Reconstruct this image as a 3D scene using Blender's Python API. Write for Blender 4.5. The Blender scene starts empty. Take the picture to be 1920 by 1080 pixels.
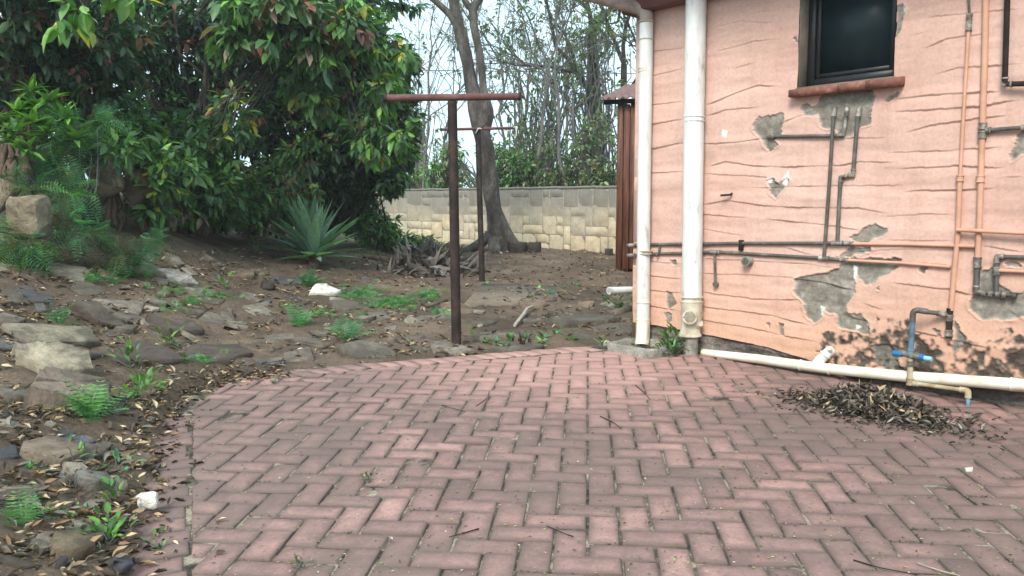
import bpy, math, random
import numpy as np
from mathutils import Vector

# ------------------------------------------------------------------ camera, world, sun, exposure
F = 1505.0            # focal length in photo pixels (1920 wide)
CAMZ = 1.085
PITCH = math.atan(140.0 / F)
scene = bpy.context.scene
cam_data = bpy.data.cameras.new('camera')
cam_data.sensor_width = 36.0
cam_data.lens = 36.0 * F / 1920.0
cam_data.clip_start = 0.05
cam_data.clip_end = 2000.0
cam = bpy.data.objects.new('camera', cam_data)
scene.collection.objects.link(cam)
cam.location = (0, 0, CAMZ)
cam.rotation_euler = (math.pi / 2 - PITCH, 0, 0)
scene.camera = cam

SUN_EL, SUN_AZ = math.radians(43), math.radians(-158)   # azimuth clockwise from +Y (behind the camera, to the left)
world = bpy.data.worlds.new('World')
scene.world = world
world.use_nodes = True
wn = world.node_tree
wn.nodes.clear()
w_out = wn.nodes.new('ShaderNodeOutputWorld')
w_bg = wn.nodes.new('ShaderNodeBackground')
w_sky = wn.nodes.new('ShaderNodeTexSky')
w_sky.sky_type = 'NISHITA'
w_sky.sun_disc = False
w_sky.sun_elevation = SUN_EL
w_sky.sun_rotation = SUN_AZ
w_sky.air_density = 1.6
w_sky.dust_density = 5.0
w_sky.ozone_density = 1.5
w_hs = wn.nodes.new('ShaderNodeHueSaturation')      # cloud cover: paler, even sky
w_hs.inputs['Saturation'].default_value = 0.45
w_mix = wn.nodes.new('ShaderNodeMixRGB')
w_mix.inputs['Fac'].default_value = 0.7
w_mix.inputs['Color2'].default_value = (7.2, 10.2, 11.6, 1)
w_bg.inputs['Strength'].default_value = 0.12
wn.links.new(w_sky.outputs[0], w_hs.inputs['Color'])
wn.links.new(w_hs.outputs[0], w_mix.inputs['Color1'])
wn.links.new(w_mix.outputs[0], w_bg.inputs['Color'])
wn.links.new(w_bg.outputs[0], w_out.inputs['Surface'])

sun_data = bpy.data.lights.new('sun', 'SUN')
sun_data.energy = 2.6
sun_data.angle = math.radians(20)
sun_data.color = (1.0, 0.945, 0.86)
sun = bpy.data.objects.new('sun', sun_data)
scene.collection.objects.link(sun)
sd = Vector((math.sin(SUN_AZ) * math.cos(SUN_EL), math.cos(SUN_AZ) * math.cos(SUN_EL), math.sin(SUN_EL)))
sun.rotation_euler = sd.to_track_quat('Z', 'Y').to_euler()
sun.location = (-3, -6, 12)

vs = scene.view_settings
vs.view_transform = 'Standard'
vs.look = 'None'
vs.exposure = 0.62
vs.gamma = 1.0
vs.use_curve_mapping = False
HAZE = 0.0018
scene.render.engine = 'CYCLES'
scene.cycles.max_bounces = 5
scene.cycles.diffuse_bounces = 3
scene.cycles.glossy_bounces = 2
scene.cycles.transmission_bounces = 3
scene.cycles.volume_bounces = 0
scene.cycles.transparent_max_bounces = 4

random.seed(7)
RNG = np.random.default_rng(11)
COL = scene.collection

# ------------------------------------------------------------------ geometry of the place
def ray(u, v):
    a, b = (u - 960.0) / F, (540.0 - v) / F
    c, s = math.cos(PITCH), math.sin(PITCH)
    return np.array([a, c + b * s, b * c - s])

CAM = np.array([0, 0, CAMZ])

def at(u, v, Y):
    """point of the photo pixel at world depth Y"""
    r = ray(u, v)
    return CAM + r * (Y / r[1])

# house wall plane
C0 = np.array([0.886, 5.75, 0.0])
WD = np.array([0.682, -0.7314, 0.0]); WD /= np.linalg.norm(WD)
WN = np.array([WD[1], -WD[0], 0.0])          # outward, towards the camera

def W(u, v, off=0.0):
    r = ray(u, v)
    s = ((C0 + WN * off - CAM) @ WN) / (r @ WN)
    return CAM + r * s

def Wtz(u, v, off=0.0):
    p = W(u, v, off)
    return (p - C0) @ WD, p[2]

def Wp(t, z, off=0.0):
    p = C0 + WD * t + WN * off
    return np.array([p[0], p[1], z])

# value noise ------------------------------------------------------
_T = np.random.default_rng(3).random((256, 256))

def vnoise(x, y):
    x = np.asarray(x, float); y = np.asarray(y, float)
    xi = np.floor(x).astype(int); yi = np.floor(y).astype(int)
    fx = x - xi; fy = y - yi
    fx = fx * fx * (3 - 2 * fx); fy = fy * fy * (3 - 2 * fy)
    a = _T[xi % 256, yi % 256]; b = _T[(xi + 1) % 256, yi % 256]
    c = _T[xi % 256, (yi + 1) % 256]; d = _T[(xi + 1) % 256, (yi + 1) % 256]
    return (a * (1 - fx) + b * fx) * (1 - fy) + (c * (1 - fx) + d * fx) * fy

def fbm(x, y, o=4):
    s = 0; a = 0.5; n = 0
    for i in range(o):
        s = s + a * vnoise(np.asarray(x) * 2 ** i + 17.3 * i, np.asarray(y) * 2 ** i + 5.1 * i)
        n += a; a *= 0.5
    return s / n

def sstep(x, a, b):
    t = np.clip((np.asarray(x, float) - a) / (b - a), 0, 1)
    return t * t * (3 - 2 * t)

SLOPE = 0.0286

def plane_z(y):
    return SLOPE * np.minimum(np.asarray(y, float), 15.0)

def splus(d, k=0.15):
    d = np.asarray(d, float)
    return np.where(d / k > 20, d, k * np.log1p(np.exp(np.clip(d / k, -30, 20))))

def terrain(x, y):
    """smooth ground height"""
    x = np.asarray(x, float); y = np.asarray(y, float)
    z = plane_z(y)
    d = -(x + 0.30 * y) - 0.42
    bank = 0.30 * splus(d) - 0.10 * splus(d - 1.6, 0.3) + 0.55 * splus(d - 2.5, 0.3)
    bank = np.minimum(bank, 1.9 + 0.02 * d)
    z = z + bank * (1 - 0.75 * sstep(y, 9, 14))
    z = z + 0.22 * splus(-x - 1.7, 0.3) * sstep(y, 5.5, 8.5) * (1 - sstep(y, 14, 20)) * (1 - 0.6 * sstep(-x, 4, 9))
    z = z + 0.10 * np.exp(-(((x + 0.25) / 0.9) ** 2 + ((y - 13.9) / 1.0) ** 2))
    z = z - 1.2 * sstep(y - (16.0 - 1.07 * x), 1.0, 10.0)
    z = z * (1 - sstep(np.hypot(x, y), 60, 120))
    return z

def ground(u, v):
    """photo pixel -> point on the smooth ground"""
    r = ray(u, v)
    s = np.linspace(1.0, 40, 6000)
    P = CAM[None] + r[None] * s[:, None]
    h = P[:, 2] - terrain(P[:, 0], P[:, 1])
    i = np.argmax(h < 0)
    if h[i] >= 0:
        i = len(s) - 1
    return np.array([P[i, 0], P[i, 1], float(terrain(P[i, 0], P[i, 1]))])

def pave(u, v):
    """photo pixel -> point on the paving plane"""
    r = ray(u, v)
    s = (CAM[2]) / (SLOPE * r[1] - r[2])
    return CAM + r * s

# ------------------------------------------------------------------ object helpers
def tag(o, label=None, cat=None, group=None, kind=None):
    if label: o['label'] = label
    if cat: o['category'] = cat
    if group: o['group'] = group
    if kind: o['kind'] = kind
    return o

def empty(name, loc, label=None, cat=None, group=None, kind=None):
    o = bpy.data.objects.new(name, None)
    COL.objects.link(o)
    o.location = tuple(float(c) for c in loc)
    o.empty_display_size = 0.1
    return tag(o, label, cat, group, kind)

def np_mesh(name, V, faces, col=None, smooth=False, uv=None):
    """faces: list of arrays (n,k)"""
    V = np.asarray(V, np.float32)
    me = bpy.data.meshes.new(name)
    me.vertices.add(len(V))
    me.vertices.foreach_set('co', V.ravel())
    fl = [np.asarray(f, np.int32) for f in faces if len(f)]
    loops = np.concatenate([f.ravel() for f in fl])
    tot = np.concatenate([np.full(len(f), f.shape[1], np.int32) for f in fl])
    start = np.concatenate([[0], np.cumsum(tot)[:-1]]).astype(np.int32)
    me.loops.add(len(loops))
    me.loops.foreach_set('vertex_index', loops)
    me.polygons.add(len(tot))
    me.polygons.foreach_set('loop_start', start)
    me.polygons.foreach_set('loop_total', tot)
    if smooth:
        me.polygons.foreach_set('use_smooth', np.ones(len(tot), bool))
    if col is not None:
        a = me.color_attributes.new('Col', 'FLOAT_COLOR', 'POINT')
        c = np.ones((len(V), 4), np.float32); c[:, :col.shape[1]] = col
        a.data.foreach_set('color', c.ravel())
    if uv is not None:
        l = me.uv_layers.new(name='UVMap')
        l.data.foreach_set('uv', np.asarray(uv, np.float32)[loops].ravel())
    me.update(calc_edges=True)
    return me

def link(name, me, mat=None, parent=None, loc=None):
    o = bpy.data.objects.new(name, me)
    COL.objects.link(o)
    if mat is not None and not me.materials:
        me.materials.append(mat)
    if parent is not None:
        o.parent = parent
    if loc is not None:
        o.location = tuple(float(c) for c in loc)
    return o

class MB:
    """collects shapes in world space; build() links them as ONE mesh"""
    def __init__(s):
        s.v = []; s.f = []; s.c = []; s.n = 0; s.hascol = False
    def add(s, V, faces, col=None):
        V = np.asarray(V, float)
        s.v.append(V)
        for f in faces:
            f = np.asarray(f, int)
            if f.ndim == 1: f = f[None]
            s.f.append(f + s.n)
        if col is not None: s.hascol = True
        c = np.ones((len(V), 3)) * (np.asarray(col) if col is not None else 1.0)
        s.c.append(c)
        s.n += len(V)
        return s
    def box(s, c, X, Y, Z, hx, hy, hz, bev=0.0):
        c = np.asarray(c, float); X, Y, Z = (np.asarray(a, float) for a in (X, Y, Z))
        if bev <= 0:
            V = [c + X * hx * i + Y * hy * j + Z * hz * k for k in (-1, 1) for i, j in ((-1, -1), (1, -1), (1, 1), (-1, 1))]
            Fq = [[0, 3, 2, 1], [4, 5, 6, 7], [0, 1, 5, 4], [1, 2, 6, 5], [2, 3, 7, 6], [3, 0, 4, 7]]
            return s.add(V, [np.array(Fq)])
        b = bev
        V = []
        def ring(ax, ay, z):
            pts = [(-ax, -ay + b), (-ax + b, -ay), (ax - b, -ay), (ax, -ay + b), (ax, ay - b), (ax - b, ay), (-ax + b, ay), (-ax, ay - b)]
            for p, q in pts: V.append(c + X * p + Y * q + Z * z)
        ring(hx - b * .9, hy - b * .9, -hz); ring(hx, hy, -hz + b); ring(hx, hy, hz - b); ring(hx - b * .9, hy - b * .9, hz)
        Fq = []
        for r in range(3):
            for i in range(8):
                j = (i + 1) % 8
                Fq.append([r * 8 + i, r * 8 + j, r * 8 + 8 + j, r * 8 + 8 + i])
        s.add(V, [np.array(Fq)])
        n0 = s.n - len(V)
        s.f.append(np.array([[n0 + i for i in range(7, -1, -1)]])); s.f.append(np.array([[n0 + 24 + i for i in range(8)]]))
        return s
    def tube(s, P, R, n=10, cap=True, col=None):
        P = np.asarray(P, float)
        R = np.ones(len(P)) * np.asarray(R, float)
        T = np.gradient(P, axis=0)
        T /= (np.linalg.norm(T, axis=1)[:, None] + 1e-9)
        up = np.array([0, 0, 1.0]) if abs(T[0, 2]) < 0.9 else np.array([1.0, 0, 0])
        V = []
        N_ = np.cross(T[0], up); N_ /= np.linalg.norm(N_)
        a = np.arange(n) / n * 2 * math.pi
        for i in range(len(P)):
            N_ = N_ - T[i] * (N_ @ T[i]); N_ /= (np.linalg.norm(N_) + 1e-9)
            B = np.cross(T[i], N_)
            V.append(P[i] + R[i] * (np.cos(a)[:, None] * N_ + np.sin(a)[:, None] * B))
        V = np.concatenate(V)
        i = np.arange(len(P) - 1)[:, None] * n; k = np.arange(n)[None]; k2 = (k + 1) % n
        Q = np.stack([i + k, i + k2, i + n + k2, i + n + k], -1).reshape(-1, 4)
        fs = [Q]
        if cap:
            fs.append(np.arange(n)[::-1][None]); fs.append((np.arange(n) + (len(P) - 1) * n)[None])
        return s.add(V, fs, col)
    def build(s, name, mat, parent=None, smooth=False, origin=None):
        V = np.concatenate(s.v); C = np.concatenate(s.c)
        if parent is not None:
            o3 = np.array(parent.location)
            g = parent.parent
            while g is not None:
                o3 = o3 + np.array(g.location); g = g.parent
        elif origin is not None:
            o3 = np.asarray(origin, float)
        else:
            o3 = np.array([V[:, 0].mean(), V[:, 1].mean(), V[:, 2].min()])
        by = {}
        for f in s.f: by.setdefault(f.shape[1], []).append(f)
        me = np_mesh(name, V - o3, [np.concatenate(v) for v in by.values()], C if s.hascol else None, smooth)
        return link(name, me, mat, parent, None if parent is not None else o3)

def smooth_angle(o, deg=40):
    me = o.data
    me.polygons.foreach_set('use_smooth', np.ones(len(me.polygons), bool))
    me.set_sharp_from_angle(angle=math.radians(deg))
    return o

def bend(pts, r=0.03, k=4):
    """round the corners of a polyline"""
    pts = [np.asarray(p, float) for p in pts]
    out = [pts[0]]
    for a, b, c in zip(pts, pts[1:], pts[2:]):
        u = a - b; w = c - b
        lu, lw = np.linalg.norm(u), np.linalg.norm(w)
        q = min(r, lu * .45, lw * .45)
        p0, p1 = b + u / lu * q, b + w / lw * q
        for i in range(k + 1):
            t = i / k
            out.append((1 - t) ** 2 * p0 + 2 * t * (1 - t) * b + t * t * p1)
    out.append(pts[-1])
    return out

# ------------------------------------------------------------------ materials
def newmat(name):
    m = bpy.data.materials.new(name); m.use_nodes = True
    nt = m.node_tree; nt.nodes.clear()
    o = nt.nodes.new('ShaderNodeOutputMaterial'); b = nt.nodes.new('ShaderNodeBsdfPrincipled')
    nt.links.new(b.outputs[0], o.inputs[0])
    return m, nt, b, o

def nd(nt, typ, **kw):
    n = nt.nodes.new(typ)
    for k, v in kw.items():
        if hasattr(n, k) and not k[0].isupper(): setattr(n, k, v)
        else:
            key = k.replace('_', ' ')
            s = n.inputs[key] if key in n.inputs else None
            if isinstance(v, bpy.types.NodeSocket): nt.links.new(v, s)
            else: s.default_value = v
    return n

def rgb(c): return (c[0], c[1], c[2], 1)

def noise(nt, vec, scale, detail=5, rough=0.6, dist=0.0):
    n = nt.nodes.new('ShaderNodeTexNoise')
    n.inputs['Scale'].default_value = scale; n.inputs['Detail'].default_value = detail
    n.inputs['Roughness'].default_value = rough; n.inputs['Distortion'].default_value = dist
    nt.links.new(vec, n.inputs['Vector'])
    return n.outputs['Fac']

def ramp(nt, fac, stops):
    r = nt.nodes.new('ShaderNodeValToRGB')
    e = r.color_ramp.elements
    while len(e) < len(stops): e.new(0.5)
    for el, (p, c) in zip(e, stops):
        el.position = p; el.color = rgb(c) if not np.isscalar(c) else (c, c, c, 1)
    nt.links.new(fac, r.inputs[0])
    return r.outputs[0]

def mix(nt, fac, a, b, mode='MIX'):
    m = nt.nodes.new('ShaderNodeMixRGB'); m.blend_type = mode
    for s, v in ((m.inputs[0], fac), (m.inputs[1], a), (m.inputs[2], b)):
        if isinstance(v, bpy.types.NodeSocket): nt.links.new(v, s)
        elif np.isscalar(v): s.default_value = v
        else: s.default_value = rgb(v)
    return m.outputs[0]

def mth(nt, op, a, b=None, c=None, clamp=False):
    m = nt.nodes.new('ShaderNodeMath'); m.operation = op; m.use_clamp = clamp
    for s, v in zip(m.inputs, (a, b, c)):
        if v is None: continue
        if isinstance(v, bpy.types.NodeSocket): nt.links.new(v, s)
        else: s.default_value = v
    return m.outputs[0]

def bump(nt, b, h, strength=0.4, dist=0.01):
    n = nt.nodes.new('ShaderNodeBump')
    n.inputs['Strength'].default_value = strength; n.inputs['Distance'].default_value = dist
    nt.links.new(h, n.inputs['Height']); nt.links.new(n.outputs[0], b.inputs['Normal'])

def pos(nt): return nt.nodes.new('ShaderNodeNewGeometry').outputs['Position']

def attr(nt, name='Col'):
    n = nt.nodes.new('ShaderNodeAttribute'); n.attribute_name = name
    return n.outputs['Color']

def setc(nt, b, col, rough=0.8, spec=0.3):
    if isinstance(col, bpy.types.NodeSocket): nt.links.new(col, b.inputs['Base Color'])
    else: b.inputs['Base Color'].default_value = rgb(col)
    if isinstance(rough, bpy.types.NodeSocket): nt.links.new(rough, b.inputs['Roughness'])
    else: b.inputs['Roughness'].default_value = rough
    b.inputs['Specular IOR Level'].default_value = spec

def mottled(name, stops, scale=8, rough=0.85, bs=0.4, bd=0.01, bscale=None, fine=None, spec=0.3, metal=0.0, stretch=None):
    m, nt, b, o = newmat(name)
    p = pos(nt)
    if stretch:
        mp = nt.nodes.new('ShaderNodeMapping'); mp.inputs['Scale'].default_value = stretch
        nt.links.new(p, mp.inputs['Vector']); p = mp.outputs[0]
    c = ramp(nt, noise(nt, p, scale, 6, 0.65), stops)
    if fine:
        f = ramp(nt, noise(nt, p, fine, 3, 0.7), [(0.3, 0.55), (0.7, 1.2)])
        c = mix(nt, 1.0, c, f, 'MULTIPLY')
    setc(nt, b, c, rough, spec)
    b.inputs['Metallic'].default_value = metal
    if bs: bump(nt, b, noise(nt, p, bscale or scale * 4, 6, 0.7), bs, bd)
    return m

def leafmat(name, gloss=0.45, trans=0.35):
    m, nt, b, o = newmat(name)
    c = attr(nt)
    v = ramp(nt, noise(nt, pos(nt), 30, 2), [(0.3, 0.75), (0.7, 1.2)])
    c = mix(nt, 1.0, c, v, 'MULTIPLY')
    setc(nt, b, c, gloss, 0.4)
    t = nt.nodes.new('ShaderNodeBsdfTranslucent')
    nt.links.new(mix(nt, 1.0, c, (1.3, 1.5, 0.5), 'MULTIPLY'), t.inputs['Color'])
    ms = nt.nodes.new('ShaderNodeMixShader'); ms.inputs[0].default_value = trans
    nt.links.new(b.outputs[0], ms.inputs[1]); nt.links.new(t.outputs[0], ms.inputs[2])
    nt.links.new(ms.outputs[0], o.inputs[0])
    return m

M = {}
M['leaf'] = leafmat('leaf', 0.42, 0.3)
M['dry'] = leafmat('dry_leaf', 0.8, 0.08)

def make_brick_mat(name, from_attr):
    m, nt, b, o = newmat(name)
    if from_attr: base = attr(nt)
    else: base = nt.nodes.new('ShaderNodeObjectInfo').outputs['Color']
    p = pos(nt)
    fine = mix(nt, 1.0, ramp(nt, noise(nt, p, 95, 4, 0.75), [(0.25, 0.70), (0.5, 1.0), (0.78, 1.28)]), ramp(nt, noise(nt, p, 11, 5, 0.7), [(0.3, 0.72), (0.5, 1.0), (0.7, 1.2)]), 'MULTIPLY')
    c = mix(nt, 1.0, base, fine, 'MULTIPLY')
    # grime worn into the edges of every brick, in patches
    uvn = nt.nodes.new('ShaderNodeUVMap'); uvn.uv_map = 'UVMap'
    sep = nt.nodes.new('ShaderNodeSeparateXYZ'); nt.links.new(uvn.outputs[0], sep.inputs[0])
    ex = mth(nt, 'SUBTRACT', 0.0985, mth(nt, 'ABSOLUTE', sep.outputs[0]))
    ey = mth(nt, 'SUBTRACT', 0.0475, mth(nt, 'ABSOLUTE', sep.outputs[1]))
    e = mth(nt, 'MINIMUM', ex, ey)
    n2 = noise(nt, p, 28, 4, 0.7)
    n3 = noise(nt, p, 1.5, 3, 0.6)
    w = mth(nt, 'ADD', mth(nt, 'MULTIPLY', mth(nt, 'POWER', n2, 2.0), 0.085), mth(nt, 'MULTIPLY', n3, 0.014))
    edge = mth(nt, 'POWER', mth(nt, 'SUBTRACT', 1.0, mth(nt, 'DIVIDE', e, w), clamp=True), 1.4)
    c = mix(nt, mth(nt, 'MULTIPLY', edge, 0.70), c, (0.075, 0.06, 0.052))
    # broad grey-brown film of dirt with its own outline
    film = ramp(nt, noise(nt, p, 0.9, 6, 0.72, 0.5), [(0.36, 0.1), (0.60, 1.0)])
    # around the far middle the film thins and bricks turn paler pink
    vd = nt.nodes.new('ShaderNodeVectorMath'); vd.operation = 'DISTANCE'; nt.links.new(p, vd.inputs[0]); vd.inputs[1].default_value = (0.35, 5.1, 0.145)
    pale_patch = ramp(nt, mth(nt, 'ADD', mth(nt, 'MULTIPLY', vd.outputs['Value'], 0.5), mth(nt, 'MULTIPLY', noise(nt, p, 2.5, 5, 0.7), 0.5)), [(0.45, 1.0), (0.95, 0.0)])
    c = mix(nt, mth(nt, 'MULTIPLY', film, mth(nt, 'SUBTRACT', 0.80, mth(nt, 'MULTIPLY', pale_patch, 0.75))), c, (0.135, 0.098, 0.086))
    c = mix(nt, mth(nt, 'MULTIPLY', pale_patch, 0.42), c, (0.50, 0.29, 0.25))
    spot = ramp(nt, noise(nt, p, 14, 5, 0.75), [(0.60, 0.0), (0.75, 1.0)])
    c = mix(nt, mth(nt, 'MULTIPLY', spot, 0.35), c, (0.12, 0.095, 0.085))
    setc(nt, b, c, 0.85, 0.25)
    bump(nt, b, noise(nt, p, 160, 4, 0.7), 0.35, 0.004)
    return m
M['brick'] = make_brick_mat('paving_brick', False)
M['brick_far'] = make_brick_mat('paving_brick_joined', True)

def make_soil():
    m, nt, b, o = newmat('soil')
    p = pos(nt)
    c = ramp(nt, noise(nt, p, 1.1, 9, 0.76), [(0.3, (0.062, 0.044, 0.033)), (0.5, (0.14, 0.10, 0.073)), (0.66, (0.25, 0.18, 0.13))])
    f = ramp(nt, noise(nt, p, 55, 6, 0.8), [(0.3, 0.5), (0.52, 1.0), (0.75, 1.7)])
    c = mix(nt, 1.0, c, f, 'MULTIPLY')
    # grassy-brown ground cover far away behind the garden
    sp = nt.nodes.new('ShaderNodeSeparateXYZ'); nt.links.new(p, sp.inputs[0])
    far = mth(nt, 'MULTIPLY', mth(nt, 'SUBTRACT', sp.outputs[1], 19.0), 0.2, clamp=True)
    c = mix(nt, far, c, (0.09, 0.11, 0.05))
    setc(nt, b, c, 0.95, 0.15)
    bump(nt, b, noise(nt, p, 40, 8, 0.75), 0.9, 0.03)
    return m
M['soil'] = make_soil()
M['joint'] = mottled('joint_sand', [(0.36, (0.035, 0.029, 0.023)), (0.5, (0.13, 0.105, 0.08)), (0.6, (0.36, 0.30, 0.23))], 9, 0.95, 0.8, 0.01, 90, fine=120)

def make_stone():
    m, nt, b, o = newmat('slate_stone')
    oi = nt.nodes.new('ShaderNodeObjectInfo')
    p = pos(nt)
    tc = nt.nodes.new('ShaderNodeTexCoord')
    mp = nt.nodes.new('ShaderNodeMapping'); mp.inputs['Scale'].default_value = (1, 3.5, 2)
    nt.links.new(tc.outputs['Object'], mp.inputs['Vector'])
    f = ramp(nt, noise(nt, p, 6, 8, 0.78, 0.8), [(0.30, 0.35), (0.5, 1.0), (0.70, 1.7)])
    c = mix(nt, 1.0, oi.outputs['Color'], f, 'MULTIPLY')
    d = ramp(nt, noise(nt, p, 4.5, 8, 0.78), [(0.46, 0.0), (0.58, 1.0)])
    c = mix(nt, mth(nt, 'MULTIPLY', d, 0.6), c, (0.105, 0.08, 0.06))
    lich = ramp(nt, noise(nt, p, 22, 5, 0.7), [(0.63, 0.0), (0.70, 1.0)])
    c = mix(nt, mth(nt, 'MULTIPLY', lich, 0.5), c, (0.33, 0.34, 0.30))
    setc(nt, b, c, 0.8, 0.3)
    bump(nt, b, noise(nt, p, 18, 9, 0.8, 0.6), 1.0, 0.035)
    return m
M['stone'] = make_stone()

def make_plaster():
    m, nt, b, o = newmat('salmon_plaster')
    p = pos(nt)
    a = attr(nt)                                   # R: bare cement where paint is gone, G: mould, B: white filler and painted edge highlight
    sp = nt.nodes.new('ShaderNodeSeparateColor'); nt.links.new(a, sp.inputs[0])
    paint = ramp(nt, noise(nt, p, 1.3, 5, 0.6), [(0.32, (0.53, 0.325, 0.262)), (0.5, (0.58, 0.372, 0.305)), (0.7, (0.61, 0.412, 0.348))])
    z = nt.nodes.new('ShaderNodeSeparateXYZ'); nt.links.new(p, z.inputs[0])
    low = mth(nt, 'SUBTRACT', 1.0, mth(nt, 'DIVIDE', mth(nt, 'SUBTRACT', z.outputs[2], 0.15), 0.75), clamp=True)
    paint = mix(nt, mth(nt, 'MULTIPLY', low, 0.7), paint, (0.62, 0.34, 0.21))   # two coats of different paint
    g = ramp(nt, noise(nt, p, 60, 4, 0.7), [(0.3, 0.88), (0.7, 1.08)])
    paint = mix(nt, 1.0, paint, g, 'MULTIPLY')
    st = nt.nodes.new('ShaderNodeMapping'); st.inputs['Scale'].default_value = (4, 4, 0.7); nt.links.new(p, st.inputs['Vector'])
    grime = ramp(nt, noise(nt, st.outputs[0], 2.2, 6, 0.7), [(0.5, 0.0), (0.78, 1.0)])
    paint = mix(nt, mth(nt, 'MULTIPLY', grime, 0.35), paint, (0.33, 0.20, 0.15))
    cem = ramp(nt, noise(nt, p, 12, 9, 0.8), [(0.3, (0.10, 0.088, 0.07)), (0.5, (0.21, 0.188, 0.155)), (0.68, (0.36, 0.33, 0.285))])
    c = mix(nt, sp.outputs[0], paint, cem)
    c = mix(nt, sp.outputs[2], c, (0.72, 0.72, 0.68))
    c = mix(nt, sp.outputs[1], c, ramp(nt, noise(nt, p, 14, 7, 0.75), [(0.38, (0.016, 0.0145, 0.012)), (0.54, (0.06, 0.054, 0.045)), (0.70, (0.19, 0.175, 0.15))]))
    setc(nt, b, c, 0.82, 0.25)
    bump(nt, b, noise(nt, p, 70, 6, 0.65), 0.25, 0.006)
    return m
M['plaster'] = make_plaster()
M['plinth'] = mottled('plinth_stone', [(0.3, (0.08, 0.066, 0.058)), (0.5, (0.17, 0.14, 0.125)), (0.64, (0.30, 0.255, 0.22)), (0.76, (0.42, 0.34, 0.25))], 5, 0.9, 0.9, 0.03, 14, fine=50)
M['soffit'] = mottled('soffit_paint', [(0.3, (0.13, 0.05, 0.04)), (0.7, (0.19, 0.08, 0.06))], 6, 0.7, 0.2)
M['roof'] = mottled('roof_tile', [(0.3, (0.12, 0.065, 0.055)), (0.7, (0.21, 0.125, 0.11))], 5, 0.8, 0.3)
M['reveal'] = mottled('reveal_cement', [(0.3, (0.10, 0.085, 0.07)), (0.7, (0.20, 0.165, 0.14))], 8, 0.9, 0.4)
M['frame'] = mottled('window_frame_bronze', [(0.3, (0.012, 0.012, 0.013)), (0.7, (0.022, 0.022, 0.023))], 6, 0.4, 0.1)
M['sill'] = mottled('sill_brick', [(0.3, (0.14, 0.06, 0.045)), (0.5, (0.22, 0.09, 0.066)), (0.7, (0.34, 0.20, 0.155))], 22, 0.8, 0.5, 0.006)
M['pvc'] = mottled('white_pvc', [(0.28, (0.30, 0.28, 0.24)), (0.42, (0.60, 0.60, 0.57)), (0.7, (0.74, 0.75, 0.74))], 6, 0.4, 0.05, stretch=(3, 3, 0.8))
M['pvc_cream'] = mottled('cream_pvc', [(0.28, (0.34, 0.27, 0.17)), (0.42, (0.64, 0.59, 0.46)), (0.7, (0.76, 0.74, 0.65))], 7, 0.42, 0.05)
M['pvc_dirty'] = mottled('stained_pvc', [(0.25, (0.22, 0.17, 0.11)), (0.45, (0.48, 0.42, 0.32)), (0.7, (0.66, 0.62, 0.53))], 9, 0.55, 0.1)
M['neck'] = mottled('faded_pink_pipe', [(0.3, (0.20, 0.15, 0.13)), (0.5, (0.36, 0.28, 0.245)), (0.7, (0.48, 0.40, 0.36))], 9, 0.55, 0.1)
M['hole'] = mottled('pipe_bore', [(0.3, (0.02, 0.017, 0.013)), (0.7, (0.08, 0.06, 0.04))], 20, 0.9, 0.2)
M['steel'] = mottled('dark_galvanised', [(0.3, (0.045, 0.04, 0.036)), (0.55, (0.10, 0.092, 0.082)), (0.75, (0.21, 0.19, 0.17))], 14, 0.55, 0.2, 0.003, spec=0.5)
M['fitting'] = mottled('pipe_fitting', [(0.3, (0.05, 0.045, 0.04)), (0.5, (0.16, 0.14, 0.12)), (0.72, (0.44, 0.42, 0.39))], 22, 0.5, 0.3, 0.003, spec=0.5)
M['ppaint'] = mottled('painted_pipe', [(0.3, (0.44, 0.235, 0.15)), (0.55, (0.56, 0.31, 0.215)), (0.75, (0.60, 0.36, 0.27))], 7, 0.6, 0.15, 0.003)
M['blue'] = mottled('blue_plastic', [(0.3, (0.02, 0.10, 0.24)), (0.7, (0.03, 0.17, 0.36))], 12, 0.4, 0.05)
M['bluefade'] = mottled('faded_blue_paint', [(0.3, (0.07, 0.10, 0.14)), (0.5, (0.13, 0.23, 0.31)), (0.72, (0.28, 0.36, 0.38))], 12, 0.55, 0.1)
M['cyan'] = mottled('pale_blue_plastic', [(0.3, (0.20, 0.45, 0.55)), (0.7, (0.30, 0.58, 0.68))], 12, 0.4, 0.05)
M['brass'] = mottled('weathered_brass', [(0.3, (0.22, 0.12, 0.05)), (0.5, (0.38, 0.31, 0.20)), (0.7, (0.48, 0.43, 0.33))], 24, 0.55, 0.2, 0.003)
M['concrete'] = mottled('grey_concrete', [(0.3, (0.15, 0.135, 0.11)), (0.5, (0.27, 0.25, 0.215)), (0.72, (0.40, 0.375, 0.33))], 9, 0.9, 0.5, 0.01, fine=70)
M['slab'] = mottled('dusty_slab', [(0.3, (0.13, 0.10, 0.075)), (0.55, (0.20, 0.16, 0.12)), (0.75, (0.26, 0.21, 0.165))], 3, 0.95, 0.4, 0.01, 30, fine=60)
M['rust'] = mottled('rusty_steel', [(0.3, (0.012, 0.009, 0.0085)), (0.5, (0.024, 0.016, 0.014)), (0.72, (0.075, 0.039, 0.03))], 11, 0.75, 0.5, 0.004, 60)
M['rustbar'] = mottled('red_oxide_steel', [(0.3, (0.075, 0.034, 0.03)), (0.55, (0.125, 0.055, 0.05)), (0.75, (0.19, 0.11, 0.10))], 11, 0.7, 0.4, 0.004, 60)
M['bark'] = mottled('grey_bark', [(0.3, (0.035, 0.029, 0.026)), (0.5, (0.082, 0.069, 0.061)), (0.7, (0.17, 0.148, 0.132))], 5, 0.95, 0.9, 0.03, 18, fine=40, stretch=(1.4, 1.4, 0.5))
M['darkbark'] = mottled('dark_bark', [(0.3, (0.03, 0.025, 0.022)), (0.7, (0.085, 0.07, 0.06))], 6, 0.95, 0.8, 0.02, 25)
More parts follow.
